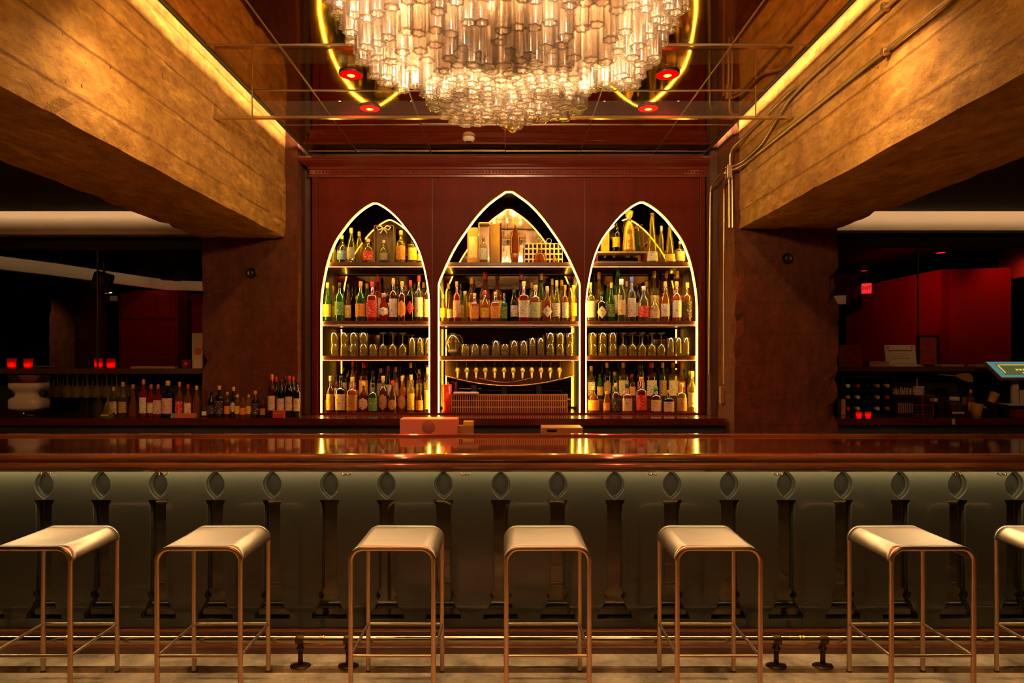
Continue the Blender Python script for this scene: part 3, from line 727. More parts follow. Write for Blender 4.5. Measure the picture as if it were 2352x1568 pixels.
# ================================================================== BOTTLES
GC = {'cl': (gmat('glass_clear', (.95, .93, .86), .06, (.9, .85, .7)), 'clear'), 'ye': (gmat('glass_pale_gold', (.95, .82, .35), .22, (.9, .7, .12)), 'pale gold'),
      'am': (gmat('glass_amber', (.85, .42, .10), .35, (.75, .26, .03)), 'amber'), 'gr': (gmat('glass_green', (.35, .62, .18), .4, (.10, .32, .04)), 'green'),
      're': (gmat('glass_red', (.85, .10, .05), .5, (.75, .03, .015)), 'red'), 'dk': (gmat('glass_dark', (.10, .07, .05), .6, (.02, .014, .010)), 'black'),
      'br': (gmat('glass_brown', (.50, .18, .07), .5, (.25, .06, .02)), 'brown'), 'bl': (gmat('glass_blue', (.25, .35, .8), .5, (.08, .14, .6)), 'blue')}
LC = {}
def labelmat(key, col, ink, word):
    m, t, N, L = nt('label_'+word); b = N['Principled BSDF']; b.inputs['Roughness'].default_value = .55
    tc = N.new('ShaderNodeTexCoord'); mp = N.new('ShaderNodeMapping'); mp.inputs['Scale'].default_value = (1, 1, 3.2); L.new(tc.outputs['Object'], mp.inputs[0])
    n = N.new('ShaderNodeTexNoise'); n.inputs['Scale'].default_value = 55; n.inputs['Detail'].default_value = 2; L.new(mp.outputs[0], n.inputs['Vector'])
    r = N.new('ShaderNodeValToRGB'); r.color_ramp.elements[0].position = .60; r.color_ramp.elements[1].position = .64
    r.color_ramp.elements[0].color = (*col, 1); r.color_ramp.elements[1].color = (*ink, 1); L.new(n.outputs[0], r.inputs[0]); L.new(r.outputs[0], b.inputs['Base Color'])
    LC[key] = (m, word)
for k_, c_, ink, w_ in (('wh', (.85, .82, .76), (.12, .08, .08), 'white'), ('cr', (.80, .66, .42), (.2, .08, .03), 'cream'), ('ye', (.85, .58, .08), (.25, .06, .02), 'yellow'), ('or', (.80, .28, .04), (.9, .75, .4), 'orange'),
                     ('re', (.70, .03, .02), (.85, .7, .5), 'red'), ('bl', (.12, .2, .6), (.8, .75, .5), 'blue'), ('gn', (.12, .28, .10), (.7, .6, .3), 'green'), ('tn', (.50, .28, .10), (.15, .05, .02), 'tan'),
                     ('bk', (.03, .02, .02), (.65, .5, .3), 'black'), ('pk', (.75, .45, .34), (.3, .05, .04), 'pink'), ('mi', (.55, .68, .45), (.1, .25, .1), 'mint'), ('gy', (.42, .38, .34), (.1, .08, .07), 'grey')):
    labelmat(k_, c_, ink, w_)
CAPM = {k: pmat('cap_'+n, c, .35, coat=.3) for k, c, n in (('rd', (.65, .02, .015), 'red'), ('bk', (.015, .012, .01), 'black'), ('or', (.75, .22, .04), 'orange'), ('gd', (.7, .42, .08), 'gold'), ('wh', (.75, .68, .55), 'white'),
        ('gn', (.05, .3, .08), 'green'), ('bl', (.1, .12, .5), 'blue'), ('cu', (.5, .18, .07), 'copper'), ('ck', (.55, .33, .15), 'cork'))}
CAPW = dict(rd='red', bk='black', gd='gold', wh='white', gn='green', bl='blue', cu='copper', ck='cork'); CAPW['or'] = 'orange'
SHAPE = {  # relative radius / height pairs, label zone, xsec exponent, word
 'W': ([(.9, 0), (1, .015), (1, .60), (.92, .67), (.5, .74), (.36, .78), (.34, .97)], (.16, .50), 2, 'wine-shaped'),
 'L': ([(.92, 0), (1, .015), (1, .60), (.93, .65), (.55, .70), (.36, .73), (.34, .96)], (.10, .52), 2, 'round'),
 'T': ([(.92, 0), (1, .015), (1, .48), (.9, .56), (.6, .68), (.4, .78), (.34, .97)], (.12, .44), 2, 'tall'),
 'Q': ([(.95, 0), (1, .015), (1, .60), (.93, .64), (.5, .68), (.34, .70), (.32, .96)], (.10, .52), 5, 'square'),
 'S': ([(.95, 0), (1, .02), (1, .50), (.95, .57), (.7, .66), (.34, .74), (.30, .95)], (.12, .44), 2, 'squat'),
 'N': ([(.95, 0), (1, .01), (1, .62), (.8, .72), (.5, .82), (.42, .97)], (.15, .5), 2, 'slim'),
 'C': ([(.95, 0), (1, .02), (.82, .25), (.62, .48), (.45, .68), (.36, .85), (.36, .97)], (.04, .22), 2, 'tapering'),
 'F': ([(.75, 0), (.95, .05), (1, .22), (.98, .45), (.8, .62), (.4, .70), (.28, .73), (.28, .95)], (.12, .50), 2, 'flask-shaped'),
 'J': ([(.6, 0), (.9, .04), (1, .2), (1, .45), (.8, .62), (.45, .72), (.4, .80), (.42, .9)], (.2, .5), 2, 'jug-shaped')}
MESHC = {}
def bottle_parts(kind, h, r, g, lab, cap, lsh, root):
    h = round(h, 2); r = round(r, 3); key = (kind, h, r, g, lab, cap, lsh)
    if key in MESHC:
        objs = MESHC[key]
        for nm, me in objs: link(nm, me, root)
        return
    P, (l0, l1), ex, wd = SHAPE[kind]; ys = .62 if kind == 'F' else 1
    out = []
    o = MB().lathe([(a*r, b*h) for a, b in P], 14, ex=ex, ys=ys).build('glass_body', GC[g][0], root); out.append(('glass_body', o.data))
    nr = P[-1][0]*r
    if cap != '-':
        o = MB().lathe([(nr*1.12, h*.86), (nr*1.18, h*.87), (nr*1.18, h*.99), (nr*1.0, h)], 12).build('cap', CAPM[cap], root); out.append(('cap', o.data))
    if lab != '-':
        m = MB(); vs = []; rows = 7; cols = 9
        for i in range(rows):
            t = i/(rows-1); z = h*(l0+(l1-l0)*t)
            f = 1 if lsh == 'R' else max(.04, math.sqrt(max(0, 1-(2*t-1)**2))) if lsh == 'O' else max(.04, 1-abs(2*t-1))
            rr = r
            for (a0, z0), (a1, z1) in zip(P[:-1], P[1:]):
                if z0*h <= z <= z1*h: rr = r*(a0+(a1-a0)*(z-z0*h)/max(1e-6, (z1-z0)*h)); break
            for j in range(cols):
                a = -PI/2+(j/(cols-1)*2-1)*1.15*f; ca, sa = math.cos(a), math.sin(a)
                if ex != 2: q = (abs(ca)**ex+abs(sa)**ex)**(-1/ex); ca *= q; sa *= q
                vs.append(((rr+.0012)*ca, ((rr+.0012)*sa)*ys, z))
        fs = [(i*cols+j, i*cols+j+1, (i+1)*cols+j+1, (i+1)*cols+j) for i in range(rows-1) for j in range(cols-1)]
        m.add(vs, fs, True); o = m.build('label', LC[lab][0], root); out.append(('label', o.data))
    MESHC[key] = out
ORD = 'first second third fourth fifth sixth seventh eighth ninth tenth eleventh twelfth thirteenth fourteenth fifteenth sixteenth seventeenth eighteenth'.split()
def row(spec, D, zb, where, group, prefix=''):
    """each entry: pixel x, pixel y of the top, half width in pixels, shape, glass, label, cap[, label shape]"""
    items = [e.split(',') for e in spec.split()]; items.sort(key=lambda e: float(e[0]))
    last = -9
    for i, e in enumerate(items):
        px, pt, hw = map(float, e[:3]); kind, g, lab, cap = e[3:7]; lsh = e[7] if len(e) > 7 else 'R'
        x = (px-VX)/F*D; h = at(px, pt, D).z-zb; r = hw/F*D*1.0
        if x-r < last+.001: x = last+.001+r
        last = x+r
        words = '%s %s bottle%s%s' % (GC[g][1], SHAPE[kind][3], ', %s label' % LC[lab][1] if lab != '-' else '', (', %s cap' % CAPW[cap]) if cap != '-' else '')
        lbl = words+', '+ORD[i]+' from left, '+where
        n = len(lbl.replace(',', ' ').split())
        if n > 16: lbl = words.split(', %s cap' % CAPW.get(cap, '?'))[0]+', '+ORD[i]+' from left, '+where
        t = thing('bottle', lbl, 'bottle', (x, D+(random.uniform(-.006, .006)), zb), group)
        bottle_parts(kind, h, min(r, .052), g, lab, cap, lsh, t)
random.seed(5)
z2 = SHZ[1]; z1 = SHZ[0]; zc = ZB
DF, DB = 5.545, 5.70
row('752,649,10,T,gr,ye,gd 780,649,11,W,gr,gn,bk 828,647,12,S,gr,or,or 855,646,12,Q,re,re,rd 882,673,11,J,re,wh,ck,O 903,637,10,L,br,wh,gd 922,646,10,L,br,or,gd,O 941,644,9,W,dk,re,rd,D 962,634,10,L,cl,wh,rd 982,641,9,L,br,cr,gd', DF, z2, 'front row, left arch middle shelf', 'bottles on the middle shelf of the left arch')
row('765,655,8,T,ye,ye,gd 800,652,8,T,br,ye,bk 843,652,8,N,gr,cr,gd 868,632,9,L,re,cr,rd 891,650,8,W,dk,cr,bk 912,640,8,N,dk,gy,bk 932,655,8,T,br,tn,cu 952,650,8,W,dk,cr,bk 973,648,8,N,ye,cr,gd', DB, z2, 'back row, left arch middle shelf', 'bottles on the middle shelf of the left arch')
row('1018,675,7,N,ye,ye,gd 1033,672,7,T,br,cr,bk 1048,647,9,L,re,pk,or 1068,667,9,T,ye,-,gd 1090,672,10,Q,am,or,gd 1114,668,11,S,am,ye,rd 1138,670,11,Q,am,or,gd 1158,673,7,Q,gr,gn,cu 1181,665,9,N,dk,wh,bk 1203,647,12,Q,re,wh,gd 1230,653,12,L,am,mi,gd 1257,657,12,S,am,wh,gd,D 1279,643,9,T,ye,wh,gd 1298,655,8,L,am,wh,or 1317,655,8,N,ye,ye,gd', DF, z2, 'front row, central arch middle shelf', 'bottles on the middle shelf of the central arch')
row('1030,652,7,N,ye,-,gd 1058,650,8,T,gr,cr,bk 1084,638,13,S,am,ye,gd 1114,624,13,S,am,ye,rd 1142,627,13,S,am,ye,bk 1198,626,10,J,dk,cr,cu 1221,648,8,T,ye,cr,gd 1243,627,10,T,gr,tn,gd 1268,640,8,T,ye,cr,gd 1290,642,8,N,ye,-,gd 1308,648,7,T,am,cr,bk', DB, z2, 'back row, central arch middle shelf', 'bottles on the middle shelf of the central arch')
row('1356,650,10,Q,ye,wh,gd 1381,670,12,L,dk,wh,bk,D 1404,650,9,T,gr,gn,gd 1427,641,10,N,cl,cr,wh 1451,635,10,L,cl,wh,bl 1478,657,13,S,cl,re,wh 1503,678,12,S,cl,cr,gd 1528,645,11,S,am,wh,gd 1554,647,11,L,am,wh,gd 1578,650,11,L,am,bk,gd', DF, z2, 'front row, right arch middle shelf', 'bottles on the middle shelf of the right arch')
row('1376,624,10,T,ye,ye,or 1397,648,8,N,gr,cr,bk 1419,618,10,W,gr,cr,gn 1440,645,8,T,cl,tn,wh 1464,650,8,W,dk,cr,bk 1485,645,8,N,ye,-,gd 1502,621,10,Q,ye,ye,gd 1530,621,9,T,am,cr,cu 1556,623,11,L,ye,ye,gd', DB, z2, 'back row, right arch middle shelf', 'bottles on the middle shelf of the right arch')
# lower shelves stand on the counter, the back rows on a display step
for i, (xa, xb_) in enumerate((XD[0], XD[2])):
    tag(MB().box(xa+.02+CX, xb_-.02+CX, 5.615, 5.785, zc, zc+.11, .003).build('display_step', MAHOD), 'low wooden step under the back bottles in the %s arch' % ('left', 'right')[i], 'display step', 'display steps')
row('759,864,9,L,br,tn,ck 783,862,11,Q,dk,cr,bk 810,866,12,Q,am,tn,gd 835,876,11,F,br,cr,gd,O 857,879,11,L,gr,gn,bk 880,862,10,L,br,tn,gd,O 902,874,10,T,br,tn,rd,O 923,862,9,F,am,tn,gd,O 944,860,9,L,ye,ye,gd 964,879,9,T,br,or,bk 983,845,9,L,ye,ye,gd', 5.53, zc, 'front row, left arch bottom', 'bottles standing at the bottom of the left arch')
row('772,858,8,T,br,tn,bk 790,843,8,L,dk,tn,bk 810,829,9,T,am,or,rd 836,831,11,L,br,or,rd 856,850,7,N,dk,tn,bk 874,846,9,L,br,tn,cu 892,840,8,T,dk,cr,rd 909,842,8,L,am,tn,ck 926,860,7,N,am,ye,gd 943,831,9,L,dk,tn,ck 963,848,8,L,am,ye,gd 981,838,8,N,ye,cr,gd', DB, zc+.111, 'back row, left arch bottom', 'bottles standing at the bottom of the left arch')
row('1363,886,15,F,am,or,gd 1393,899,8,N,am,or,gd 1414,880,10,L,br,bk,gd 1440,882,11,Q,am,cr,bk 1472,866,12,Q,br,re,or 1506,888,13,L,br,cr,gn 1535,896,12,Q,dk,cr,gd 1565,880,12,L,ye,tn,gd 1590,852,11,W,ye,cr,gd', 5.53, zc, 'front row, right arch bottom', 'bottles standing at the bottom of the right arch')
row('1358,841,9,L,ye,cr,ck 1378,858,7,N,gr,ye,bk 1394,832,9,L,dk,tn,gd,O 1412,853,7,N,gr,gn,gd 1432,832,11,Q,ye,cr,gd 1452,858,8,W,br,or,rd 1472,835,9,N,dk,or,bk 1496,832,12,L,br,cr,rd 1522,831,9,L,gr,tn,gd 1546,833,11,Q,ye,cr,gd 1566,836,8,N,ye,or,or 1584,850,7,N,ye,-,gd', DB, zc+.111, 'back row, right arch bottom', 'bottles standing at the bottom of the right arch')
# top shelves
row('767,565,7,N,ye,-,gd 782,540,11,S,cl,bl,gd 807,525,10,T,cl,gy,gd 825,532,7,N,ye,-,gd 840,548,13,F,cl,re,wh 921,528,11,L,ye,or,gd 948,538,10,Q,ye,ye,gd 964,556,7,T,gr,ye,gd', 5.56, z1, 'top shelf of left arch', 'bottles on the top shelf of the left arch')
row('1498,487,15,C,ye,wh,- 1519,518,6,N,ye,-,gd 1536,514,13,C,ye,ye,- 1560,553,10,Q,ye,gy,gd 1577,566,6,N,cl,-,gd', 5.56, z1, 'top shelf of right arch', 'bottles on the top shelf of the right arch')
T = lambda px, py, D: at(px, py, D)
# open black presentation box with grey bottle and bow
t = thing('presentation_box', 'dark upright gift box, open at front, with a pale ribbon bow', 'gift box', (at(883, 0, 5.6).x, 5.62, z1), 'top shelf showpieces')
hh = at(883, 518, 5.6).z-z1; m = MB(); m.box(-.085, -.078, -.05, .05, 0, hh); m.box(.078, .085, -.05, .05, 0, hh); m.box(-.085, .085, .044, .05, 0, hh); m.box(-.085, .085, -.05, .05, hh-.006, hh); m.box(-.085, .085, -.05, .05, 0, .005)
m.build('box_shell', pmat('box_dark_gold', (.20, .13, .04), .4, .3), t)
m = MB()
for s_ in (-1, 1): m.tube([(s_*.004, -.055, hh-.03), (s_*.03, -.062, hh-.01), (s_*.06, -.058, hh-.022), (s_*.045, -.06, hh-.045), (s_*.004, -.055, hh-.03)], .007, 6); m.tube([(0, -.055, hh-.03), (s_*.03, -.06, hh-.075)], .006, 6)
m.build('ribbon_bow', pmat('ribbon', (.6, .52, .42), .4), t)
t = thing('bottle', 'grey skull-fronted bottle standing inside the dark gift box, left arch top shelf', 'bottle', (at(881, 0, 5.6).x, 5.605, z1+.006)); bottle_parts('S', .20, .04, 'cl', 'gy', 'wh', 'R', t)
# centre arch top shelf
def x_at(px, D=5.6): return at(px, 0, D).x
t = thing('carton', 'narrow orange-brown carton with pale panel, leftmost on the central top shelf', 'box', (x_at(1086), 5.60, z1), 'top shelf showpieces')
h_ = at(0, 523, 5.58).z-z1
MB().box(-.045, .045, -.035, .035, 0, h_, .002).build('carton_body', pmat('carton_orange', (.62, .26, .06), .5), t); MB().box(-.03, .035, -.0362, -.035, .05, h_*.75).build('pale_panel', LC['cr'][0], t)
t = thing('wooden_bottle_case', 'open glossy golden wooden bottle case standing upright, central top shelf', 'wooden case', (x_at(1125), 5.61, z1))
h_ = at(0, 513, 5.6).z-z1; gw = pmat('golden_wood', (.80, .48, .16), .25, coat=.6, var=.25, scale=6)
m = MB(); m.box(-.095, -.087, -.06, .06, 0, h_); m.box(-.095, -.005, .052, .06, 0, h_); m.box(-.095, -.005, -.06, .06, h_-.008, h_); m.box(-.095, -.005, -.06, .06, 0, .008); m.build('case_body', gw, t)
m = MB(); m.prism([(0, .052), (.085, -.02), (.092, -.012), (.007, .06)], 0, h_, 'z'); m.build('case_door', gw, t)
MB().box(.088, .100, -.03, -.008, 0, h_).build('door_edge', MAHO, t)
t = thing('bottle', 'clear bottle with white label inside the open golden wooden case', 'bottle', (x_at(1110), 5.60, z1+.009)); bottle_parts('Q', .24, .035, 'cl', 'wh', 'gd', 'R', t)
t = thing('teardrop_decanter', 'slim pointed amber decanter with white foot alone at centre of the top shelf', 'decanter', (x_at(1183), 5.57, z1))
h_ = at(0, 500, 5.57).z-z1
MB().lathe([(.018, 0), (.028, .02), (.036, .10), (.042, .17), (.040, .22), (.026, .27), (.012, .32), (.008, h_)], 18, ys=.6).build('decanter_body', GC['am'][0], t)
MB().lathe([(.016, .004), (.026, .02), (.034, .085), (.001, .088)], 16, ys=.62).build('white_core', PAPER, t)
MB().lathe([(.010, h_-.09), (.0125, h_-.088), (.0095, h_), (.002, h_+.006)], 12).build('gold_stopper', BRASSM, t)
# lattice box
t = thing('lattice_box', 'gold lattice box with square holes, right end of the central top shelf', 'box', (x_at(1249), 5.66, z1))
h_ = at(0, 560, 5.66).z-z1; wd = .165; m = MB()
nx_, nz_ = 9, 4
for i in range(nx_+1): x = -wd+2*wd*i/nx_; m.box(x-.006, x+.006, -.03, -.02, 0, h_)
for k in range(nz_+1): z = h_*k/nz_; m.box(-wd, wd, -.031, -.019, max(0, z-.006), min(h_, z+.006))
m.build('lattice_front', pmat('gold_lattice', (.75, .42, .12), .35, .4), t)
MB().box(-wd, wd, .03, .04, 0, h_).build('back', DARK, t); MB().box(-wd-.006, -wd, -.03, .04, 0, h_).build('side', gw, t); MB().box(wd, wd+.006, -.03, .04, 0, h_).build('side', gw, t)
t = thing('decanter', 'squat amber cut-glass decanter in front of the gold lattice box', 'decanter', (x_at(1240), 5.555, z1)); bottle_parts('F', .13, .05, 'am', '-', 'gd', 'R', t)
t = thing('small_glass_jug', 'little pale gold jug right of the squat decanter, central top shelf', 'jug', (x_at(1274), 5.56, z1)); bottle_parts('J', .075, .022, 'ye', '-', '-', 'R', t)
t = thing('gold_figurine', 'small gold ring ornament standing on the gold lattice box', 'ornament', (x_at(1250), 5.655, z1+h_))
m = MB()
for s_ in (-1, 1): m.tube([(s_*.045+.022*math.cos(a), 0, .025+.022*math.sin(a)) for a in [2*PI*k/12 for k in range(12)]], .004, 6, closed=True)
m.tube([(-.025, 0, .02), (0, 0, .03), (.025, 0, .02)], .004, 6); m.build('ornament_body', BRASSM, t)
# right arch top shelf: tray stand with things on it
zt = at(0, 579, 5.6).z
t = thing('tray_stand', 'low pale wooden tray stand under the bottles, right arch top shelf', 'stand', (x_at(1424), 5.62, z1), 'top shelf showpieces')
hw_ = .215; m = MB(); m.box(-hw_, hw_, -.07, .07, zt-z1-.014, zt-z1); m.build('tray_top', pmat('pale_wood', (.5, .36, .22), .3), t)
MB().box(-hw_, hw_-.03, -.07, .07, 0, .014).build('tray_base', pmat('pale_wood', (.5, .36, .22), .3), t)
MB().box(hw_-.02, hw_, -.07, .07, .0, zt-z1-.014).build('end_block', MAHO, t); MB().box(-hw_, -hw_+.02, -.07, .07, .014, zt-z1-.014).build('end_block', MAHO, t)
t = thing('carton', 'bright yellow upright carton on the tray stand, right arch', 'box', (x_at(1390), 5.62, zt)); h_ = at(0, 528, 5.6).z-zt
MB().box(-.035, .035, -.03, .03, 0, h_, .002).build('carton_body', pmat('carton_yellow', (.85, .45, .03), .45), t); MB().box(-.022, .022, -.0315, -.0301, .05, h_*.8).build('print_panel', LC['or'][0], t)
t = thing('bottle', 'black bottle with yellow label on the tray stand, between carton and gold bottle', 'bottle', (x_at(1415), 5.60, zt)); bottle_parts('W', at(0, 511, 5.6).z-zt, .034, 'dk', 'ye', 'bk', 'R', t)
t = thing('tied_gold_bottle', 'tall gold sack-shaped bottle tied with blue band and letter S, right arch', 'bottle', (x_at(1444), 5.585, zt)); h_ = at(0, 483, 5.585).z-zt
GOLDC = pmat('gold_ceramic', (.80, .50, .10), .3, .35, var=.3, scale=20)
MB().lathe([(.052, 0), (.056, .02), (.05, .10), (.046, .15), (.043, .20), (.03, .245), (.016, .265), (.014, .28), (.03, .30), (.038, h_-.01), (.02, h_)], 20, ys=.8).build('sack_body', GOLDC, t)
MB().lathe([(.0175, .262), (.019, .268), (.0185, .280), (.017, .284)], 16, ys=.85).build('blue_band', CAPM['bl'], t)
me = text_mesh('S', .085, .0015); me.materials.append(pmat('dark_gold', (.35, .17, .03), .4, .4)); o = link('letter', me, t); o.location = (0, -.0455, .065)
m = MB().lathe([(.0225, -.002), (.0225, .002), (.014, .003)], 16, (0, -.037, .165), axis='y'); m.build('medallion', pmat('dark_gold', (.35, .17, .03), .4, .4), t)
t = thing('bottle', 'slim pale green bottle behind the tied gold bottle, right arch top shelf', 'bottle', (x_at(1468), 5.64, zt)); bottle_parts('N', at(0, 523, 5.64).z-zt, .016, 'gr', '-', 'gd', 'R', t)
for k, (a, b) in enumerate(ADDED_WASH+ADDED_DOWN+ADDED_FRONT+ADDED_BAY):  # fittings for the added lamps, out of view
    if k >= len(ADDED_WASH+ADDED_DOWN+ADDED_FRONT): a = (a[0], a[1], 2.85)
    t = thing('added_downlight', 'added black-ringed recessed lamp in the ceiling above the guests, %s side, %s fitting' % ('left' if a[0] < 0 else 'right', ORD[k]), 'ceiling lamp', (a[0], a[1], a[2]+(.0185 if a[2] > 3 else 0)), 'added recessed lamps above the guests')
    MB().lathe([(.045, .0), (.055, .0), (.058, .010), (.042, .012)], 20, caps=False).build('trim_ring', BLACK, t)

# ================================================================== GLASSES on the glass shelf
GL = gmat('drinking_glass', (.95, .90, .66), .17, (.95, .80, .26), .04, .4)  # yellow glow of the cabinet is put into the clear glass tint
def glass_mesh(kind):
    if kind == 'tumbler': P = [(.030, 0), (.034, .004), (.038, .095), (.0365, .095), (.0325, .012), (.001, .010)]
    elif kind == 'highball': P = [(.027, 0), (.030, .004), (.032, .150), (.0305, .150), (.028, .014), (.001, .012)]
    elif kind == 'mug': P = [(.034, 0), (.036, .006), (.036, .125), (.034, .125), (.032, .016), (.001, .014)]
    elif kind == 'wine': # upside down, standing on the rim
        P = [(.030, 0), (.036, .03), (.038, .055), (.030, .082), (.010, .098), (.0045, .108), (.004, .175), (.010, .183), (.033, .190), (.033, .1925), (.001, .194)]
    elif kind == 'hang': P = [(.028, 0), (.036, .03), (.038, .06), (.030, .09), (.010, .105), (.0045, .115), (.004, .185), (.010, .192), (.033, .198), (.033, .200), (.001, .2005)]
    elif kind == 'coupe': P = [(.045, 0), (.047, .015), (.035, .04), (.008, .052), (.0045, .06), (.004, .12), (.01, .127), (.032, .132), (.032, .1345), (.001, .135)]
    return MB().lathe(P, 14, caps=False)
GM = {}
def glass(kind, x, y, z, label, group, name=None):
    if kind not in GM: o = glass_mesh(kind).build('drinking_glass', GL); GM[kind] = o.data
    else: o = link('drinking_glass', GM[kind])
    o.name = name or {'wine': 'wine_glass', 'hang': 'wine_glass', 'coupe': 'coupe_glass', 'mug': 'beer_mug'}.get(kind, kind+'_glass')
    o.location = (x, y, z); return tag(o, label, 'glass', group)
z3 = SHZ[2]+.001
def grow(kind, pxs, ds, zs, label, group):
    for px in pxs:
        for d in ds:
            for z in zs:
                tail = ', %s from left' % ORD[sorted(pxs).index(px)] if len(pxs) > 1 else ''
                tail += ', %s' % ('front row' if d == ds[0] else 'row behind')
                if len(zs) > 1: tail += ', ' + ('lower' if z == zs[0] else 'upper')
                glass(kind, at(px, 0, d).x, d, z, label+tail, group)
grow('tumbler', [768, 790.5, 813, 835.5], (5.535, 5.625), (z3, z3+.097), 'stacked tumbler, left arch', 'stacked tumblers in the left arch')
grow('tumbler', [857.5], (5.535, 5.625), (z3,), 'single clear tumbler ending the stacked block, left arch', 'end tumblers in the left arch')
grow('wine', [880, 902.5, 925], (5.54, 5.64), (z3,), 'upside-down wine glass, left arch', 'upturned wine glasses in the left arch')
grow('highball', [947, 965.5, 984], (5.535, 5.61), (z3,), 'tall straight glass, left arch', 'tall glasses in the left arch')
grow('tumbler', [1361, 1384, 1407], (5.535, 5.625), (z3, z3+.097), 'stacked tumbler, right arch', 'stacked tumblers in the right arch')
grow('wine', [1431, 1453, 1475, 1497, 1519], (5.54, 5.64), (z3,), 'upside-down wine glass, right arch', 'upturned wine glasses in the right arch')
grow('highball', [1540, 1558, 1576], (5.535, 5.61), (z3,), 'tall straight glass, right arch', 'tall glasses in the right arch')
grow('tumbler', [1068, 1091, 1114], (5.54, 5.64), (z3,), 'low tumbler beside skull decanter', 'tumblers beside the skull decanter')
grow('mug', [1139, 1181, 1203], (5.54, 5.63), (z3,), 'thick straight glass, central arch', 'thick glasses in the central arch')
grow('tumbler', [1160], (5.54, 5.64), (z3,), 'low clear tumbler between the thick glasses, central arch', 'low middle tumblers')
grow('highball', [1223, 1242], (5.54, 5.61), (z3,), 'tall straight glass, central arch', 'tall glasses in the central arch')
grow('tumbler', [1264, 1287, 1310], (5.54, 5.64), (z3, z3+.097), 'stacked tumbler, right end, central arch', 'stacked tumblers in the central arch')
# perforated bar mats under the glasses
matm = pmat('bar_mat', (.35, .24, .12), .4, .3)
for i, (xa, xb_) in enumerate(XD):
    pass
# skull-shaped decanter
t = thing('skull_decanter', 'round glass skull decanter with orange eyes, left end of central glass shelf', 'decanter', (at(1040, 0, 5.55).x, 5.56, z3))
bm = bmesh.new(); bmesh.ops.create_uvsphere(bm, u_segments=24, v_segments=16, radius=1)
for v in bm.verts:
    x, y, z = v.co; jaw = max(0, -z)
    sx = .066*(1-.32*jaw); sy = .062*(1-.2*jaw)
    q = Vector((x*sx, y*sy, z*.098+.098))
    for ex_, ez in ((-.026, .115), (.026, .115)):
        if y < 0: d = math.hypot(q.x-ex_, q.z-ez); q.y += .022*max(0, 1-d/.02)
    if y < 0: d = math.hypot(q.x, (q.z-.08)*.8); q.y += .012*max(0, 1-d/.012)
    if y < 0 and abs(q.z-.045) < .006: q.y += .006
    v.co = q
bm.verts.index_update(); m = MB(); m.add([v.co for v in bm.verts], [[v.index for v in f.verts] for f in bm.faces], True); bm.free()
m.build('skull_body', gmat('skull_glass', (.75, .7, .6), .3, (.5, .42, .3), .05, .5), t)
m = MB()
for s_ in (-1, 1): m.lathe([(.001, -.008), (.010, -.004), (.010, .004), (.001, .008)], 10, (s_*.026, -.042, .115), axis='y')
m.build('eye', pmat('orange_eye', (.85, .16, .03), .4), t)
m = MB()
for k in range(-4, 5): m.box(k*.008-.003, k*.008+.003, -.052+abs(k)*.001, -.046, .034, .052, .001)
m.build('teeth', PAPER, t)

# ================================================================== BEER TAPS, drip tray, rack under the central arch
tp = thing('tap_tower', 'curved bronze beer tap tower with twelve brass taps in the central arch', 'beer tap', (at(1168, 0, 5.62).x, 5.62, zc))
TX = tp.location.x
def zz(py, D=5.6): return at(0, py, D).z-zc
def xx(px, D=5.6): return at(px, 0, D).x-TX
n = 20; lowp = []; up_ = []
for i in range(n+1):
    px = 1022+(1318-1022)*i/n; u = (px-1170)/148
    lowp.append((xx(px), zz(887-24*u*u)))
poly = lowp+[(xx(1318), zz(829)), (xx(1022), zz(829))]
MB().prism(poly, .0, .05, 'y').build('tower_body', BRONZE, tp)
MB().tube([(x, -.004, z+.004) for x, z in lowp], .007, 8).build('lower_trim', pmat('trim_brass', (.7, .42, .16), .2, 1), tp)
MB().tube([(xx(1100+120*k/10), -.004, zz(868+10*math.sin(PI*k/10))) for k in range(11)], .004, 6).build('engraved_line', pmat('trim_copper', (.75, .25, .08), .3, 1), tp)
for px in (1088, 1158, 1238):
    MB().box(xx(px)-.022, xx(px)+.022, .005, .045, 0, zz(884)).build('support', BLACK, tp)
for i in range(12):
    px = 1052+i*21.1; x = xx(px); zt_ = zz(850)
    b = MB(); b.lathe([(.010, -.075), (.014, -.07), (.014, -.05), (.011, -.04), (.010, 0)], 12, (x, 0, zt_), axis='y')
    b.lathe([(.001, -.03), (.016, -.02), (.022, 0), (.016, .02), (.001, .03)], 12, (x, -.052, zt_))
    b.tube([(x, -.055, zt_-.01), (x, -.066, zt_-.03), (x, -.068, zt_-.062)], [.010, .0095, .008], 8)
    tb = b.build('tap', pmat('tap_brass', (.95, .66, .16), .3, .55), tp)
    MB().lathe([(.0065, .02), (.0095, .04), (.011, .10), (.008, .108), (.001, .11)], 10, (x, -.054, zt_)).build('tap_handle', BLACK, tb)
    MB().lathe([(.0066, 0), (.0066, .018)], 8, (x, -.068, zt_-.08)).build('spout_tip', CAPM['bl'], tb)
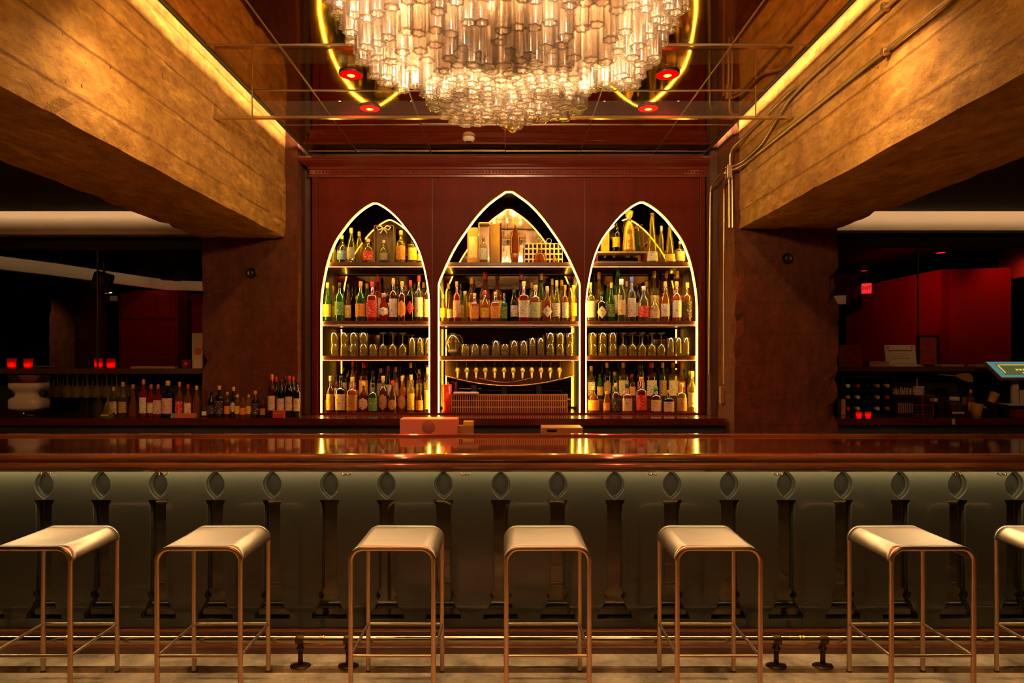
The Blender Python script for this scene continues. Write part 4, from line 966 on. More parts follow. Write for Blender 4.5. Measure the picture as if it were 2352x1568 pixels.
# drain rack
t = thing('slotted_rack', 'long metal rack with rows of slots standing below the beer taps', 'rack', (at(1170, 0, 5.49).x, 5.49, zc))
xw = at(1302, 0, 5.5).x-t.location.x; h_ = at(0, 905, 5.5).z-zc; RKM = pmat('rack_metal', (.85, .46, .24), .35, .3)
m = MB(); nn = 52
for k in range(nn+1): x = -xw+2*xw*k/nn; m.box(x-.0032, x+.0032, -.002, .002, .004, h_-.006)
for z in (.002, h_*.33, h_*.66, h_-.008): m.box(-xw, xw, -.003, .003, z, z+.007)
m.build('slotted_front', RKM, t)
MB().box(-xw, xw, .05, .053, 0, h_).build('back_plate', pmat('rack_inner', (.12, .04, .02), .5), t)
m = MB(); m.box(-xw-.004, -xw, -.003, .053, 0, h_); m.box(xw, xw+.004, -.003, .053, 0, h_); m.build('end_plate', RKM, t)
m = MB().box(-.055-xw*.0, .055, -.0045, -.0031, h_*.35, h_*.36); 
t = thing('coaster_stack', 'flat pinkish white stack of napkins on the left end of the slotted rack', 'napkins', (at(1070, 0, 5.5).x, 5.515, zc+h_))
MB().box(-.105, .105, -.045, .035, .0005, .018, .003).build('napkin_stack', pmat('pink_white', (.8, .62, .58), .5), t)
t = thing('plastic_cup', 'tall red plastic tumbler at the bottom left of the central arch', 'cup', (at(1026, 0, 5.5).x, 5.50, zc)); h_ = at(0, 883, 5.5).z-zc
MB().lathe([(.030, 0), (.033, .004), (.045, h_), (.043, h_), (.031, .01), (.001, .008)], 18, caps=False).build('cup_body', pmat('red_plastic', (.75, .04, .015), .3), t)
MB().lathe([(.0452, h_-.006), (.0475, h_-.003), (.0452, h_)], 18, caps=False).build('rim', pmat('red_plastic', (.75, .04, .015), .3), t)

# ================================================================== LEFT: counter, ledge
# grinder / juicer
t = thing('drink_dispenser', 'pale hourglass-shaped drink dispenser at the far left of the back counter', 'dispenser', (at(67, 0, 5.35).x, 5.35, zc))
P = lambda py: at(0, py, 5.35).z-zc
m = MB(); m.lathe([(.06, P(945)), (.075, P(942)), (.13, P(938)), (.136, P(934)), (.136, P(917)), (.12, P(913)), (.095, P(910)), (.09, P(903)), (.098, P(899)), (.125, P(893)), (.136, P(889)), (.136, P(880)), (.132, P(878))], 28, ex=4, ys=.7)
m.build('body', WHITEP, t)
MB().lathe([(.135, P(879)), (.137, P(868)), (.137, P(862)), (.001, P(861))], 28, ex=4, ys=.7).build('glass_hopper', gmat('hopper_glass', (.7, .55, .45), .15, (.5, .3, .2)), t)
m = MB().lathe([(.001, P(878)), (.05, P(876)), (.075, P(868)), (.09, P(862)), (.001, P(862))], 14, ys=.6); m.build('contents', pmat('orange_pulp', (.7, .25, .06), .7, bump=.8, bscale=90), t)
MB().lathe([(.008, .0), (.012, P(945))], 8, (-.02, -.03, 0)).build('tap', BRASSM, t); MB().lathe([(.10, 0), (.10, .012), (.05, .02), (.04, P(944))], 20, ys=.7).build('foot', BLACK, t)
for s_ in (-1, 1): MB().lathe([(.001, -.02), (.03, -.016), (.03, .016), (.001, .02)], 14, (s_*.12, 0, P(904)), axis='x').build('knob', BLACK, t)
# hanging stemware
t = thing('stemware_rack', 'dark rack rails under the ledge holding hanging wine glasses', 'glass rack', (at(185, 0, 5.6).x, 5.69, 1.499))
zu = 1.499
for k in range(9):
    x = -.34+.085*k; MB().box(x-.004, x+.004, -.10, .10, -.010, -.001).build('rail', BLACK, t)
for i in range(8):
    for j in range(3):
        x = t.location.x-.34+.0425+.085*i
        glass('hang', x, 5.62+.075*j, zu-.205, 'wine glass hanging under left ledge, %s from left, %s row' % (ORD[i], ('front', 'middle', 'back')[j]), 'hanging wine glasses')
row('226,905,10,S,cl,-,- 262,888,9,L,cl,cr,gd 283,878,10,T,cl,tn,gd 305,881,10,C,am,-,cu 329,870,9,L,re,cr,or 345,882,8,T,re,cr,cu 359,882,9,Q,re,pk,cu 383,873,13,L,dk,pk,ck 412,877,9,S,am,re,or 432,881,9,S,am,cr,rd 452,884,8,T,am,-,gd 470,930,6,N,cl,wh,- 486,895,8,S,dk,bk,bk 500,884,10,L,dk,bk,gd 516,900,7,T,br,or,gd 531,887,7,N,dk,cr,ye,O'.replace(',ye,O', ',gd,O'), 5.24, zc, 'left back counter', 'bottles along the left back counter')
row('545,905,6,N,am,ye,gd 556,908,7,S,am,or,- 569,906,6,N,ye,ye,gd 587,896,9,L,dk,bk,gd 604,912,7,S,br,tn,bk 624,861,9,W,br,cr,or 645,872,9,W,dk,cr,bk 664,863,9,W,dk,cr,rd 682,872,8,W,dk,cr,bk 699,896,8,N,dk,bk,bk'.replace(' 699,896,8,N,dk,bk,bk', ''), 5.22, zc, 'counter before left column', 'bottles in front of the left column')
row('634,866,7,W,dk,tn,rd 655,866,7,W,dk,tn,bk 673,866,7,W,dk,tn,rd', 5.285, zc, 'behind, counter before left column', 'bottles in front of the left column')
t = thing('triangular_decanter', 'clear triangular tower-shaped decanter on the left back counter', 'decanter', (at(248, 0, 5.16).x, 5.16, zc))
MB().lathe([(.062, 0), (.058, .012), (.03, .07), (.013, .13), (.008, .165), (.011, .17), (.001, .172)], 4).build('decanter_body', GL, t)
MB().box(-.03, .03, -.046, -.040, .02, .028).build('band', PAPER, t)
t = thing('orange_box', 'long flat orange box lying on the left back counter', 'box', (at(421, 0, 5.13).x, 5.14, zc)); MB().box(-.088, .088, -.03, .03, 0, .036, .003).build('box_body', pmat('orange_card', (.6, .16, .04), .5), t)
MB().box(-.0885+.0, -.06, -.0306, .0306, .001, .0365).build('green_band', LC['gn'][0], t)
t = thing('red_box', 'small red box leaning by the wine bottles before the left column', 'box', (at(641, 0, 5.13).x, 5.13, zc)); MB().box(-.045, .045, -.02, .02, 0, .062, .003).build('box_body', pmat('red_card', (.55, .05, .02), .5), t); MB().box(-.04, .04, -.0206, -.0201, .035, .045).build('label_strip', LC['tn'][0], t)
# ledge things (left)
zl = 1.546
t = thing('framed_print', 'pale upright print with a red patch, leaning beside the left column', 'picture', (at(453, 0, 5.72).x, 5.72, zl)); h_ = at(0, 765, 5.72).z-zl
MB().box(-.043, .05, -.006, .006, 0, h_).build('board', pmat('print_cream', (.62, .42, .25), .6), t)
MB().lathe([(.001, -.0005), (.028, -.0004), (.030, 0)], 18, (.01, -.0062, h_*.48), axis='y', ex=3).build('red_patch', pmat('print_red', (.6, .09, .03), .6), t)
for px, D, lb in ((65, 6.9, 'red glowing candle cup on the far ledge, leftmost and larger'), (27, 7.2, 'dim red candle cup left of the glowing one, far left ledge'), (255, 6.9, 'red glowing candle cup right of the glass joint'), (226, 7.2, 'dim red candle cup just right of the glass joint')):
    t = thing('candle_cup', lb, 'candle', (at(px, 0, D).x, D, 1.532), 'red candle cups beyond the glass')
    MB().lathe([(.036, 0), (.040, .006), (.046, .095), (.044, .095), (.038, .01), (.001, .009)], 16, caps=False).build('cup', gmat('red_cup_glass', (.9, .12, .05), .75, (.95, .04, .02)), t)
    MB().lathe([(.015, .012), (.015, .030), (.004, .038), (.001, .050)], 8).build('flame', emat('candle_flame', (1, .12, .03), 60), t)
t = thing('drink_ledge', 'dim high wooden drink ledge beyond the left glass, carrying candle cups', 'counter', (-4.9, 7.05, 0))
MB().box(-1.5, 1.25, -.3, .3, 1.48, 1.53).build('ledge_top', LW, t); MB().box(-1.5, 1.25, -.1, .1, 0, 1.479).build('ledge_base', DARK, t)
for px, w_, lb in ((85, .13, 'pale plate on the far left ledge behind the candle cups'), (330, .12, 'dim pale plate near the red panels beyond the glass')):
    t = thing('plate', lb, 'plate', (at(px, 0, 6.9).x, 7.0, 1.5315), 'plates on the far ledge'); MB().lathe([(.06, 0), (w_, .014), (w_, .017), (.058, .006), (.001, .005)], 24, caps=False).build('plate_body', PAPER, t)
t = thing('wood_strip', 'thin pale wooden board lying on the left ledge shelf', 'board', (at(355, 0, 5.64).x, 5.64, zl)); MB().box(-.19, .19, -.03, .03, 0, .018).build('board_body', pmat('board_tan', (.4, .2, .08), .5), t)
t = thing('red_votive', 'small dark red cup beside the pale print on the left ledge', 'candle', (at(428, 0, 5.68).x, 5.68, zl)); MB().lathe([(.03, 0), (.034, .005), (.036, .075), (.034, .075), (.03, .01), (.001, .009)], 14, caps=False).build('cup', pmat('dark_red_cup', (.25, .012, .01), .3), t)
# beyond the left glass: red panelled wall and concrete pier
m = MB(); xa = at(273, 0, 9.6).x; xb_ = at(408, 0, 9.6).x
t = thing('panelled_cabinet', 'dark red panelled wall cabinet beyond the left glass', 'cabinet', ((xa+xb_)/2, 9.6, 0)); hw_ = (xb_-xa)/2
MB().box(-hw_, hw_, 0, .3, 0, 2.62).build('carcass', REDP, t)
for (a, b, c_, d_) in ((-hw_+.03, .12, 2.2, 2.56), (.16, hw_-.03, 2.2, 2.56), (-hw_+.03, .12, 1.3, 2.12), (.16, hw_-.03, 1.3, 2.12)):
    MB().box(a, b, -.022, -.001, c_, d_, .012).build('door', REDP, t)
tag(MB().box(at(408, 0, 10.2).x, at(470, 0, 10.2).x, 10.2, 10.3, 0, 2.62).build('curtain', REDP), 'deep red curtain panel between the red cabinet and the left column', 'curtain')
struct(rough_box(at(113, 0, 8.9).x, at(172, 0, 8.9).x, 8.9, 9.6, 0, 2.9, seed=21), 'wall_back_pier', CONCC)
lamp('added_room_spot', 'SPOT', (-4.4, 8.4, 2.9), 8, (1, .06, .03), aim((-4.4, 8.4, 2.9), (-5.1, 9.6, 2.2)), spot_size=1.3, spot_blend=1, shadow_soft_size=.03)  # bare spot added to brighten the red panels
lamp('added_room_spot', 'SPOT', (-6.3, 8.2, 2.9), 20, (1, .6, .25), aim((-6.3, 8.2, 2.9), (-6.3, 9.0, 1.6)), spot_size=.9, spot_blend=1, shadow_soft_size=.03)  # bare spot added to brighten the pier
for px, py, c_, w_, lb in ((175, 585, (1, .6, .3), .10, 'small warm ceiling lamp left of the glass joint'), (297, 605, (1, .6, .3), .07, 'small warm ceiling lamp right of the glass joint'), (350, 618, (1, .3, .12), .11, 'dim orange ceiling lamp beyond the left glass'), (398, 626, (1, .03, .02), .06, 'tiny red ceiling lamp beyond the left glass')):
    D = F*(2.972-CZ)/(VY-py); p = at(px, py, D)
    t = thing('ceiling_lamp', lb, 'ceiling lamp', (p.x, p.y, 2.9795), 'ceiling lamps beyond the glass')
    MB().box(-w_, w_, -.05, .05, -.02, 0, .004).build('housing', BLACK, t); MB().box(-w_+.01, w_-.01, -.04, .04, -.023, -.0205).build('diffuser', emat('far_lamp_%d' % px, c_, .9 if px != 398 else .6), t)
t = thing('wall_speaker', 'dark loudspeaker hanging at the glass joint, left side', 'speaker', at(236, 645, 6.4))
m = MB().box(-.085, .085, -.07, .07, -.10, .08, .02); o = m.build('speaker_box', BLACK, t); o.rotation_euler = (.2, .25, .5)
MB().tube([(0, .02, .05), (0, .02, 2.98-t.location.z)], .012, 8).build('bracket', BLACK, t)
MB().lathe([(.001, -.085), (.05, -.08), (.055, -.07)], 16, axis='y').build('cone', pmat('grille', (.05, .04, .03), .5), o)
# light soffits farther away
for k, (pa, pb, py0, py1, D) in enumerate(((-60, 50, 681, 693, 11.5), (170, 270, 679, 691, 11.5))):
    a = at(pa, py0, D); b = at(pb, py1, D)
    struct(MB().box(a.x, b.x, D, D+.2, b.z, a.z), 'trim_%d' % (7+k), CREAM)
    tag(MB().box(a.x, b.x, D-.18, D-.16, a.z+.03, a.z+.045).build('cove_light', emat('led_cove_far', (1, .68, .25), 2.2)), 'hidden strip lamp on the distant soffit, %s' % ('far left edge' if k == 0 else 'just left of the glass joint'), 'strip light')

# ================================================================== RIGHT: rack, till and counter things
zl2 = 1.561
t = thing('wine_rack', 'black wine rack full of lying bottles beside the right column', 'wine rack', (at(1985, 0, 5.5).x, 5.55, zc))
wr = .215; hr = .315; m = MB()
for s_ in (-1, 1): m.box(s_*wr-.006, s_*wr+.006, -.12, .14, 0, hr)
for z in (.004, .10, .20, hr-.004): m.box(-wr, wr, -.12, -.108, z-.004, z+.004); m.box(-wr, wr, .128, .14, z-.004, z+.004)
m.build('frame', BLACK, t)
cols_ = ['rd', 'wh', 'gd', 'cu', 'bk']; k = 0
cw = dict(rd='red', wh='white', gd='gold', cu='copper', bk='black')
for j, z in enumerate((.05, .145, .24)):
    for i in range(5):
        x = -wr+.045+i*.082; c_ = cols_[(i*2+j*3+i*j) % 5]
        b = thing('wine_bottle', '%s-capped wine bottle lying in the rack, %s row, %s from left' % (cw[c_], ('bottom', 'middle', 'top')[j], ORD[i]), 'bottle', (t.location.x+x, 5.43, zc+z), 'bottles lying in the wine rack')
        MB().lathe([(.014, .0), (.014, .08), (.037, .12), (.037, .29), (.03, .295)], 14, axis='y').build('glass_body', GC['dk'][0], b)
        MB().lathe([(.0145, -.004), (.0155, -.002), (.0155, .05)], 12, axis='y').build('capsule', CAPM[c_], b)
def boxthing(name, label, cat, px, D, z, hx, hy, h, mat, part='body', group=None, bev=.003):
    t = thing(name, label, cat, (at(px, 0, D).x, D, z), group); MB().box(-hx, hx, -hy, hy, 0, h, bev).build(part, mat, t); return t
t = thing('menu_board', 'pale certificate sheet on a leaning board on the right ledge', 'notice', (at(2070, 0, 5.72).x, 5.72, zl2)); h_ = at(0, 792, 5.72).z-zl2
MB().prism([(-.006, 0), (.004, 0), (.034, h_), (.024, h_)], -.135, .135, 'x').build('sheet', PAPER, t)
ink = pmat('ink_brown', (.28, .12, .06), .6)
m = MB(); 
for z, wd_ in ((h_*.74, .105), (h_*.60, .05), (h_*.5, .08), (h_*.43, .075), (h_*.36, .08)): y = -.006+.030*z/h_-.0012; m.box(-wd_, wd_, y-.0004, y, z-.003*(2 if z > h_*.7 else .6), z+.003*(2 if z > h_*.7 else .6))
for s_ in (-1, 1): z = h_*.88; y = -.006+.030*z/h_-.0012; m.box(s_*.105-.008, s_*.105+.008, y-.0004, y, z-.008, z+.008)
m.build('print', ink, t)
t = thing('crumpled_towel', 'crumpled pale towel lying before the certificate on right ledge', 'towel', (at(2085, 0, 5.63).x, 5.63, zl2))
bm = bmesh.new(); bmesh.ops.create_grid(bm, x_segments=30, y_segments=8, size=1)
for v in bm.verts:
    x, y = v.co.x, v.co.y; e = max(0, 1-abs(y)**3)*max(0, 1-abs(x)**4)
    v.co = Vector((x*.14, y*.035, .004+e*(.022+.016*noise.noise(Vector((x*4, y*3, 1)))-.012*x)))
bm.verts.index_update(); m = MB(); m.add([v.co for v in bm.verts], [[v.index for v in f.verts] for f in bm.faces], True); bm.free(); m.build('cloth', pmat('towel_cloth', (.6, .45, .34), .9), t)
t = boxthing('wooden_tray', 'flat wooden box on the right ledge between red tray and certificate', 'box', 2008, 5.68, zl2, .085, .08, .045, pmat('tan_wood', (.42, .22, .08), .5)); MB().box(-.087, .087, -.082, .082, .030, .034).build('lid_line', MAHO, t)
t = thing('red_tray', 'tilted dark red tray standing on the ledge beside the right column', 'tray', (at(1955, 0, 5.7).x, 5.7, zl2)); h_ = at(0, 792, 5.7).z-zl2
MB().prism([(-.01, 0), (0, 0), (.05, h_), (.04, h_)], -.105, .10, 'x').build('tray_body', pmat('tray_red', (.22, .02, .015), .25), t); MB().tube([(-.06+.012*k, -.0115+.055*(h_*.5+.02*math.sin(k*.9))/h_*.0, h_*.5+.02*math.sin(k*.9)) for k in range(9)], .003, 6).build('swirl', pmat('swirl_red', (.7, .05, .03), .4), t)
t = thing('framed_picture', 'black framed red poster leaning on the right ledge', 'picture', (at(2131, 0, 5.78).x, 5.78, zl2)); h_ = at(0, 770, 5.78).z-zl2
m = MB(); m.box(-.095, -.078, -.012, .01, 0, h_); m.box(.078, .095, -.012, .01, 0, h_); m.box(-.078, .078, -.012, .01, 0, .017); m.box(-.078, .078, -.012, .01, h_-.017, h_); m.build('frame', BLACK, t)
MB().box(-.078, .078, -.002, .002, .017, h_-.017).build('poster', pmat('poster_red', (.35, .03, .025), .5), t)
m = MB(); random.seed(9)
for k in range(26): x, z = random.uniform(-.06, .06), random.uniform(.03, h_-.04); m.box(x-.006, x+.006, -.0035, -.0022, z-.002, z+.004)
m.build('poster_marks', pmat('poster_dark', (.05, .005, .005), .6), t)
for px, hx, lb in ((2180, .095, 'tan box of matches lying on the right ledge, middle'), (2245, .05, 'short tan box lying on the right ledge near the till')):
    boxthing('ledge_box', lb, 'box', px, 5.66, zl2, hx, .05, .020, pmat('tan_wood', (.42, .22, .08), .5))
boxthing('cardboard_wedge', 'tan upright card beside the wine rack foot', 'box', 1933, 5.42, zc, .018, .03, .13, pmat('tan_wood', (.42, .22, .08), .5))
for px, lb in ((1973, 'small red glowing cup at the wine rack, left one'), (1994, 'small red glowing cup at the wine rack, right one')):
    t = thing('candle_cup', lb, 'candle', (at(px, 0, 5.25).x, 5.25, zc), 'red cups before the wine rack')
    MB().lathe([(.018, 0), (.024, .01), (.026, .04), (.024, .04), (.02, .008), (.001, .006)], 14, caps=False).build('cup', gmat('red_cup_glass', (.9, .12, .05), .75, (.95, .04, .02)), t); MB().lathe([(.012, .008), (.012, .016), (.001, .022)], 8).build('flame', emat('small_flame', (1, .03, .015), 30), t)
t = thing('straw_holder', 'black holder full of pale straws beside the wine rack', 'holder', (at(2072, 0, 5.4).x, 5.4, zc))
MB().box(-.07, .07, -.04, .04, 0, .17, .004).build('holder_body', BLACK, t); m = MB(); random.seed(2)
for k in range(40): x, y = random.uniform(-.06, .06), random.uniform(-.032, .032); m.tube([(x, y, .1), (x+random.uniform(-.008, .008), y, .20+random.uniform(0, .03))], .0035, 5)
o = m.build('straws', pmat('straw_cream', (.6, .42, .2), .6), t); o['kind'] = 'stuff'
m = MB()
for k in range(7): m.box(-.06+.018*k, -.052+.018*k, -.052, -.0405, .02, .10)
m.build('front_slats', pmat('tan_wood', (.42, .22, .08), .5), t)
t = thing('stacked_crates', 'red wire crate with stacked pale cups beside the straw holder', 'crate', (at(2114, 0, 5.4).x, 5.42, zc))
m = MB(); wx = .085
for x in (-wx, 0, wx): 
    for y in (-.05, .05): m.tube([(x, y, 0), (x, y, .16)], .005, 6)
for z in (.004, .08, .16): m.tube([(-wx, -.05, z), (wx, -.05, z), (wx, .05, z), (-wx, .05, z)], .005, 6, closed=True)
m.build('wire_frame', pmat('crate_red', (.28, .02, .015), .4), t); MB().box(-.075, .075, -.042, .042, .006, .07).build('inner_box', DARK, t)
t = thing('cup_stack', 'pale crooked stack of paper cups on top of the red wire crate', 'cups', (at(2110, 0, 5.4).x, 5.42, zc+.165))
m = MB()
for k in range(4): m.lathe([(.044-.002*k, .018*k), (.052-.003*k, .018*k+.016)], 16, (.004*k, 0, 0))
m.build('stack_body', PAPER, t); MB().tube([(0, 0, .06), (0, 0, .135)], .006, 6).build('handle', pmat('tan_wood', (.42, .22, .08), .5), t)
t = thing('palm_fan', 'golden brown leaf-shaped hand fan hanging under the right ledge', 'fan', at(2215, 866, 5.5))
m = MB(); top = []; N_ = 12
pts = [(-.075, .015), (-.05, .028), (0, .036), (.04, .032), (.065, .01), (.072, -.02), (.07, -.042), (.03, -.038), (-.01, -.025), (-.05, -.008)]
m.prism(pts, -.004, .004, 'y'); m.build('leaf', pmat('dry_leaf', (.45, .2, .05), .5, var=.4, scale=30), t)
MB().tube([(-.07, 0, .01), (-.20, 0, .022), (-.215, 0, .02)], .004, 6).build('handle', pmat('tan_wood', (.42, .22, .08), .5), t)
MB().tube([(-.212, 0, .02), (-.212, .03, 1.519-t.location.z)], .003, 6).build('hanging_cord', BLACK, t)
def jar(px, D, r, h, mat, capm, lb, cat='jar', name='jar'):
    t = thing(name, lb, cat, (at(px, 0, D).x, D, zc), None); MB().lathe([(r*.95, 0), (r, .006), (r, h*.72), (r*.8, h*.8)], 16).build('jar_body', mat, t); MB().lathe([(r*.85, h*.8), (r*.88, h*.82), (r*.88, h*.98), (r*.6, h)], 16).build('lid', capm, t); return t
jar(2145, 5.4, .03, .14, GC['dk'][0], CAPM['wh'], 'small dark jar with pale lid right of the red crate')
jar(2177, 5.4, .025, .13, GC['dk'][0], BLACK, 'small black jar beside the round tan-lidded jar')
t = jar(2192, 5.35, .042, .155, GC['br'][0], PAPER, 'round dark jar with pale tan lid, left of the scoop')
MB().box(-.048, .048, -.05, -.0445, .02, .035).build('label_strip', PAPER, t)
row('2229,893,8,W,am,or,or', 5.42, zc, 'standing among jars on right counter', 'till-side bottles')
t = thing('tan_scoop', 'tan plastic scoop cup leaning by the orange-capped bottle', 'cup', (at(2243, 0, 5.3).x, 5.3, zc))
MB().lathe([(.028, 0), (.035, .01), (.045, .10), (.042, .10), (.03, .012), (.001, .01)], 16, caps=False).build('cup_body', pmat('tan_plastic', (.5, .28, .08), .4), t); MB().tube([(-.02, 0, .10), (.03, -.01, .085), (.085, -.01, .06)], .011, 8).build('handle', pmat('tan_plastic', (.5, .28, .08), .4), t)
boxthing('brown_box', 'narrow brown box behind the tan scoop, right counter', 'box', 2220, 5.5, zc, .02, .03, .14, pmat('tan_wood', (.42, .22, .08), .5))
# till
t = thing('till_screen', 'tilted touchscreen till with glowing blue-green display at the right edge', 'till', (at(2330, 0, 5.35).x, 5.35, zc))
a0 = at(2270, 842, 5.35)-t.location; 
scr = thing('x', '', '', (0, 0, 0)); bpy.data.objects.remove(scr)
hs = MB().box(-.185, .26, -.014, .014, -.115, .115, .006).build('screen_housing', pmat('pos_case', (.25, .14, .08), .4), t); hs.location = (0, 0, .365); hs.rotation_euler = (-.95, 0, 0)
MB().box(-.175, .25, -.016, -.0145, -.105, .105).build('display', emat('display_teal', (.09, .22, .20), 1.0), hs)
MB().box(-.125, .20, -.0172, -.0162, -.075, .075).build('display_pane', emat('display_dark', (.10, .10, .03), 1.0), hs)
m = MB(); m.box(-.10, .17, -.0182, -.0174, .055, .065); m.box(-.115, -.105, -.0182, -.0174, -.05, .06); m.box(.03, .10, -.0182, -.0174, -.055, -.04)
for k in range(4): m.box(.0+.028*k, .018+.028*k, -.0182, -.0174, -.015, .005)
m.build('display_lines', emat('display_yellow', (.85, .65, .12), 1.0), hs)
MB().box(-.02, .03, -.012, .02, .10, .30, .006).build('stand_neck', WHITEP, t); MB().box(-.10, .14, -.07, .08, .085, .10, .005).build('stand_foot', WHITEP, t)
m = MB().box(-.05, .0, -.05, -.02, .10, .20, .004).build('side_panel', WHITEP, t); MB().box(.01, .07, -.05, -.02, .10, .21, .004).build('side_panel', WHITEP, t)
MB().box(-.12, .30, -.09, .10, 0, .084, .005).build('cash_drawer', BLACK, t)
t = thing('receipt_roll_cup', 'tilted tan cup left of the till stand', 'cup', (at(2284, 0, 5.3).x-.03, 5.3, zc)); o = MB().lathe([(.028, 0), (.036, .085), (.034, .085), (.027, .004), (.001, .003)], 14, caps=False).build('cup_body', pmat('tan_plastic', (.5, .28, .08), .4), t); o.location = (0, 0, .11); o.rotation_euler = (0, .45, 0)
MB().box(-.05, .03, -.04, .04, 0, .108, .004).build('holder', BLACK, t)
t = boxthing('red_card_box', 'dark red box in front of the till drawer at the right edge', 'box', 2345, 5.19, zc, .07, .03, .06, pmat('tray_red', (.22, .02, .015), .25))
t = thing('hanging_tag', 'small pale tag hanging from the right counter edge', 'tag', at(2190, 968, 5.09)); MB().box(-.012, .012, -.001, .001, -.022, .022).build('tag_card', PAPER, t)
MB().box(-.012, .012, -.001, .015, .0221, .024).build('clip', BLACK, t)
# beyond the right glass
z_c = 2.62
wp = [at(1958, 0, 10.5), at(2180, 0, 8.2), at(2322, 0, 8.0)]
def wallseg(a, b, z0, z1_, th=.1):
    m = MB(); d = (b-a); d.z = 0; n = Vector((-d.y, d.x, 0)).normalized()*th
    if n.y < 0: n = -n
    P = [(a.x, a.y), (b.x, b.y), (b.x+n.x, b.y+n.y), (a.x+n.x, a.y+n.y)]; m.prism(P, z0, z1_, 'z'); return m
REDW = pmat('red_wall', (.42, .012, .01), .4, var=.15, scale=2)
struct(wallseg(wp[0], wp[1], 0, 2.74), 'wall_red_slanted', REDW)
struct(wallseg(wp[1]+Vector((.001, 0, 0)), wp[2], 0, 2.74), 'wall_red_straight', REDW)
da = wp[0].lerp(wp[1], .30)-Vector((0, .03, 0)); db = wp[0].lerp(wp[1], .60)-Vector((0, .03, 0))
struct(wallseg(da, db, 0, 2.12, .02), 'door_1', pmat('dark_door', (.05, .006, .006), .4))
struct(wallseg(wp[0].lerp(wp[1], .60)-Vector((0, .035, 0)), wp[0].lerp(wp[1], .64)-Vector((0, .035, 0)), 0, 2.22, .02), 'trim_9', DARK)
p = wp[0].lerp(wp[1], .15); t = thing('exit_sign', 'small red lit exit sign beyond the right glass', 'exit sign', at(1990, 662, 9.3))
ang = math.atan2(wp[1].y-wp[0].y, wp[1].x-wp[0].x); t.rotation_euler.z = ang*.4
t.scale = (.62, .8, .85)
MB().box(-.10, .10, 0, .03, -.085, .085).build('sign_case', emat('exit_red', (1, .03, .03), 1.1), t)
me = text_mesh('EXIT', .085, .001); me.materials.append(pmat('exit_letters', (.12, .0, .0), .5)); o = link('letters', me, t); o.location = (0, -.002, 0)
MB().tube([(0, .015, .085), (0, .015, (2.98-t.location.z)/.85)], .008, 6).build('stem', BLACK, t)
t = thing('wall_plate', 'dim orange plate on the red wall left of the dark door', 'wall plate', at(1978, 744, 10.15)); MB().box(-.04, .04, -.012, .0, -.11, .11).build('plate', pmat('orange_plate', (.5, .12, .05), .5), t)
t.location = wp[0].lerp(wp[1], .09)+Vector((0, -.02, at(0, 744, 10.15).z-CZ)); t.location.z = at(0, 744, 10.15).z; t.rotation_euler.z = ang
pp = [at(1900, 0, 10.9), at(1972, 0, 10.7)]
tag(cove([(p.x, p.y) for p in pp], 2.51, 2.66, 4, 2.5), 'hidden strip lamp on the distant soffit just right of the right column', 'strip light')
pp = [at(2318, 0, 8.3), at(2420, 0, 7.4)]
tag(cove([(p.x, p.y) for p in pp], 2.60, 2.77, 5, 3), 'hidden strip lamp on the soffit at the right edge beyond the glass', 'strip light')
lamp('added_room_spot', 'SPOT', (4.6, 7.7, 2.9), 34, (1, .03, .015), aim((4.6, 7.7, 2.9), (5.3, 8.9, 2.35)), spot_size=1.6, spot_blend=1, shadow_soft_size=.03)  # added bare red spot for the slanted red wall
lamp('added_room_spot', 'SPOT', (5.9, 7.5, 2.9), 9, (1, .03, .015), aim((5.9, 7.5, 2.9), (6.1, 8.1, 2.3)), spot_size=1.5, spot_blend=1, shadow_soft_size=.03)  # added bare red spot for the straight red wall
for px, py, lb in ((1985, 620, 'small red ceiling lamp near the exit sign'), (2161, 578, 'small red ceiling lamp above the red wall corner')):
    D = F*(2.972-CZ)/(VY-py); p = at(px, py, D)
    t = thing('ceiling_lamp', lb, 'ceiling lamp', (p.x, p.y, 2.9795), 'red ceiling lamps beyond the right glass')
    MB().lathe([(.055, 0), (.06, -.02), (.05, -.02)], 18).build('housing', BLACK, t); MB().lathe([(.049, -.0205), (.001, -.024)], 18, caps=False).build('diffuser', emat('far_lamp_red', (1, .02, .02), 1.6), t)

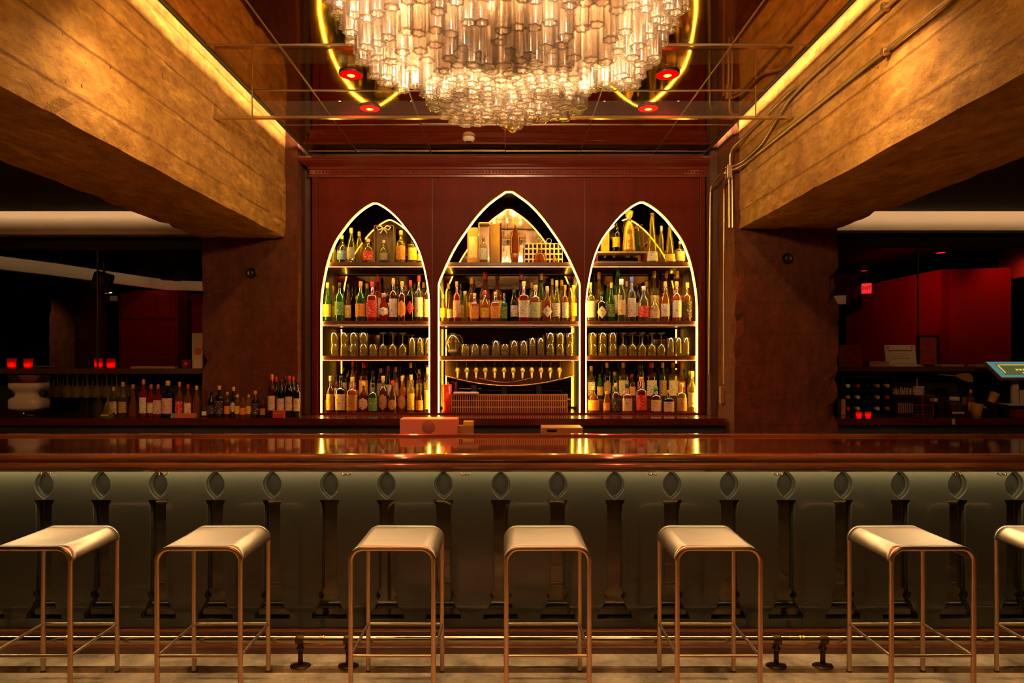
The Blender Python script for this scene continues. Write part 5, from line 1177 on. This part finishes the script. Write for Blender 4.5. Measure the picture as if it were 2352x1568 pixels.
# ================================================================== on the working side of the bar
t = thing('pale_box', 'pink-lit pale box standing behind the bar below the red cup', 'box', (at(984, 0, 4.55).x, 4.55, 1.0))
z_ = at(0, 962, 4.55).z-1.0
MB().box(-.20, .20, 0, .16, 0, z_, .004).build('box_body', pmat('red_lit_card', (.88, .27, .17), .5), t)  # light of the red ceiling spots is put into the pale box's colour
m = MB().lathe([(.001, -.001), (.045, -.0008), (.047, 0)], 20, (.0, -.0003, z_-.055), axis='y'); m.build('round_mark', pmat('mark_brown', (.45, .15, .08), .5), t)
t = thing('small_yellow_box', 'little yellow-topped tan box right of the pale box behind the bar', 'box', (at(1069, 0, 4.6).x, 4.6, 1.0)); z_ = at(0, 968, 4.6).z-1.0
MB().box(-.055, .055, 0, .08, 0, z_-.03).build('box_body', pmat('tan_wood', (.42, .22, .08), .5), t); MB().box(-.015, .055, 0, .08, z_-.029, z_).build('yellow_top', pmat('yellow_card', (.85, .6, .05), .5), t)
t = thing('flat_case', 'long low tan case behind the bar, right of the centre', 'case', (at(1292, 0, 4.6).x, 4.6, 1.0)); z_ = at(0, 982, 4.6).z-1.0
MB().box(-.145, .145, 0, .2, 0, z_, .004).build('case_body', pmat('tan_wood', (.42, .22, .08), .5), t); MB().box(-.11, -.04, -.0008, -.0001, z_-.03, z_-.012).build('dark_print', BLACK, t)
t = thing('service_shelf', 'low dark working shelf behind the bar top carrying the boxes', 'shelf', (0, 4.62, 0))
MB().box(W0, W1, -.19, .22, .96, .999).build('shelf_top', BLACK, t); MB().box(W0, W1, -.19, -.15, 0, .959).build('shelf_base', DARK, t); 

# round dark plugs cast into the two columns
for px, py, D, w_ in ((578, 626, 5.322, 'left'), (1808, 593, 4.952, 'right')):
    t = thing('round_plug', 'dark round plug in the face of the %s concrete column' % w_, 'wall plug', at(px, py, D))
    MB().lathe([(.042, .006), (.042, -.003), (.034, -.006), (.030, .0), (.001, .001)], 20, axis='y').build('ring', BLACK, t)
    MB().lathe([(.018, 0), (.018, -.004), (.001, -.006)], 14, axis='y').build('core', pmat('plug_core', (.06, .025, .01), .7), t)
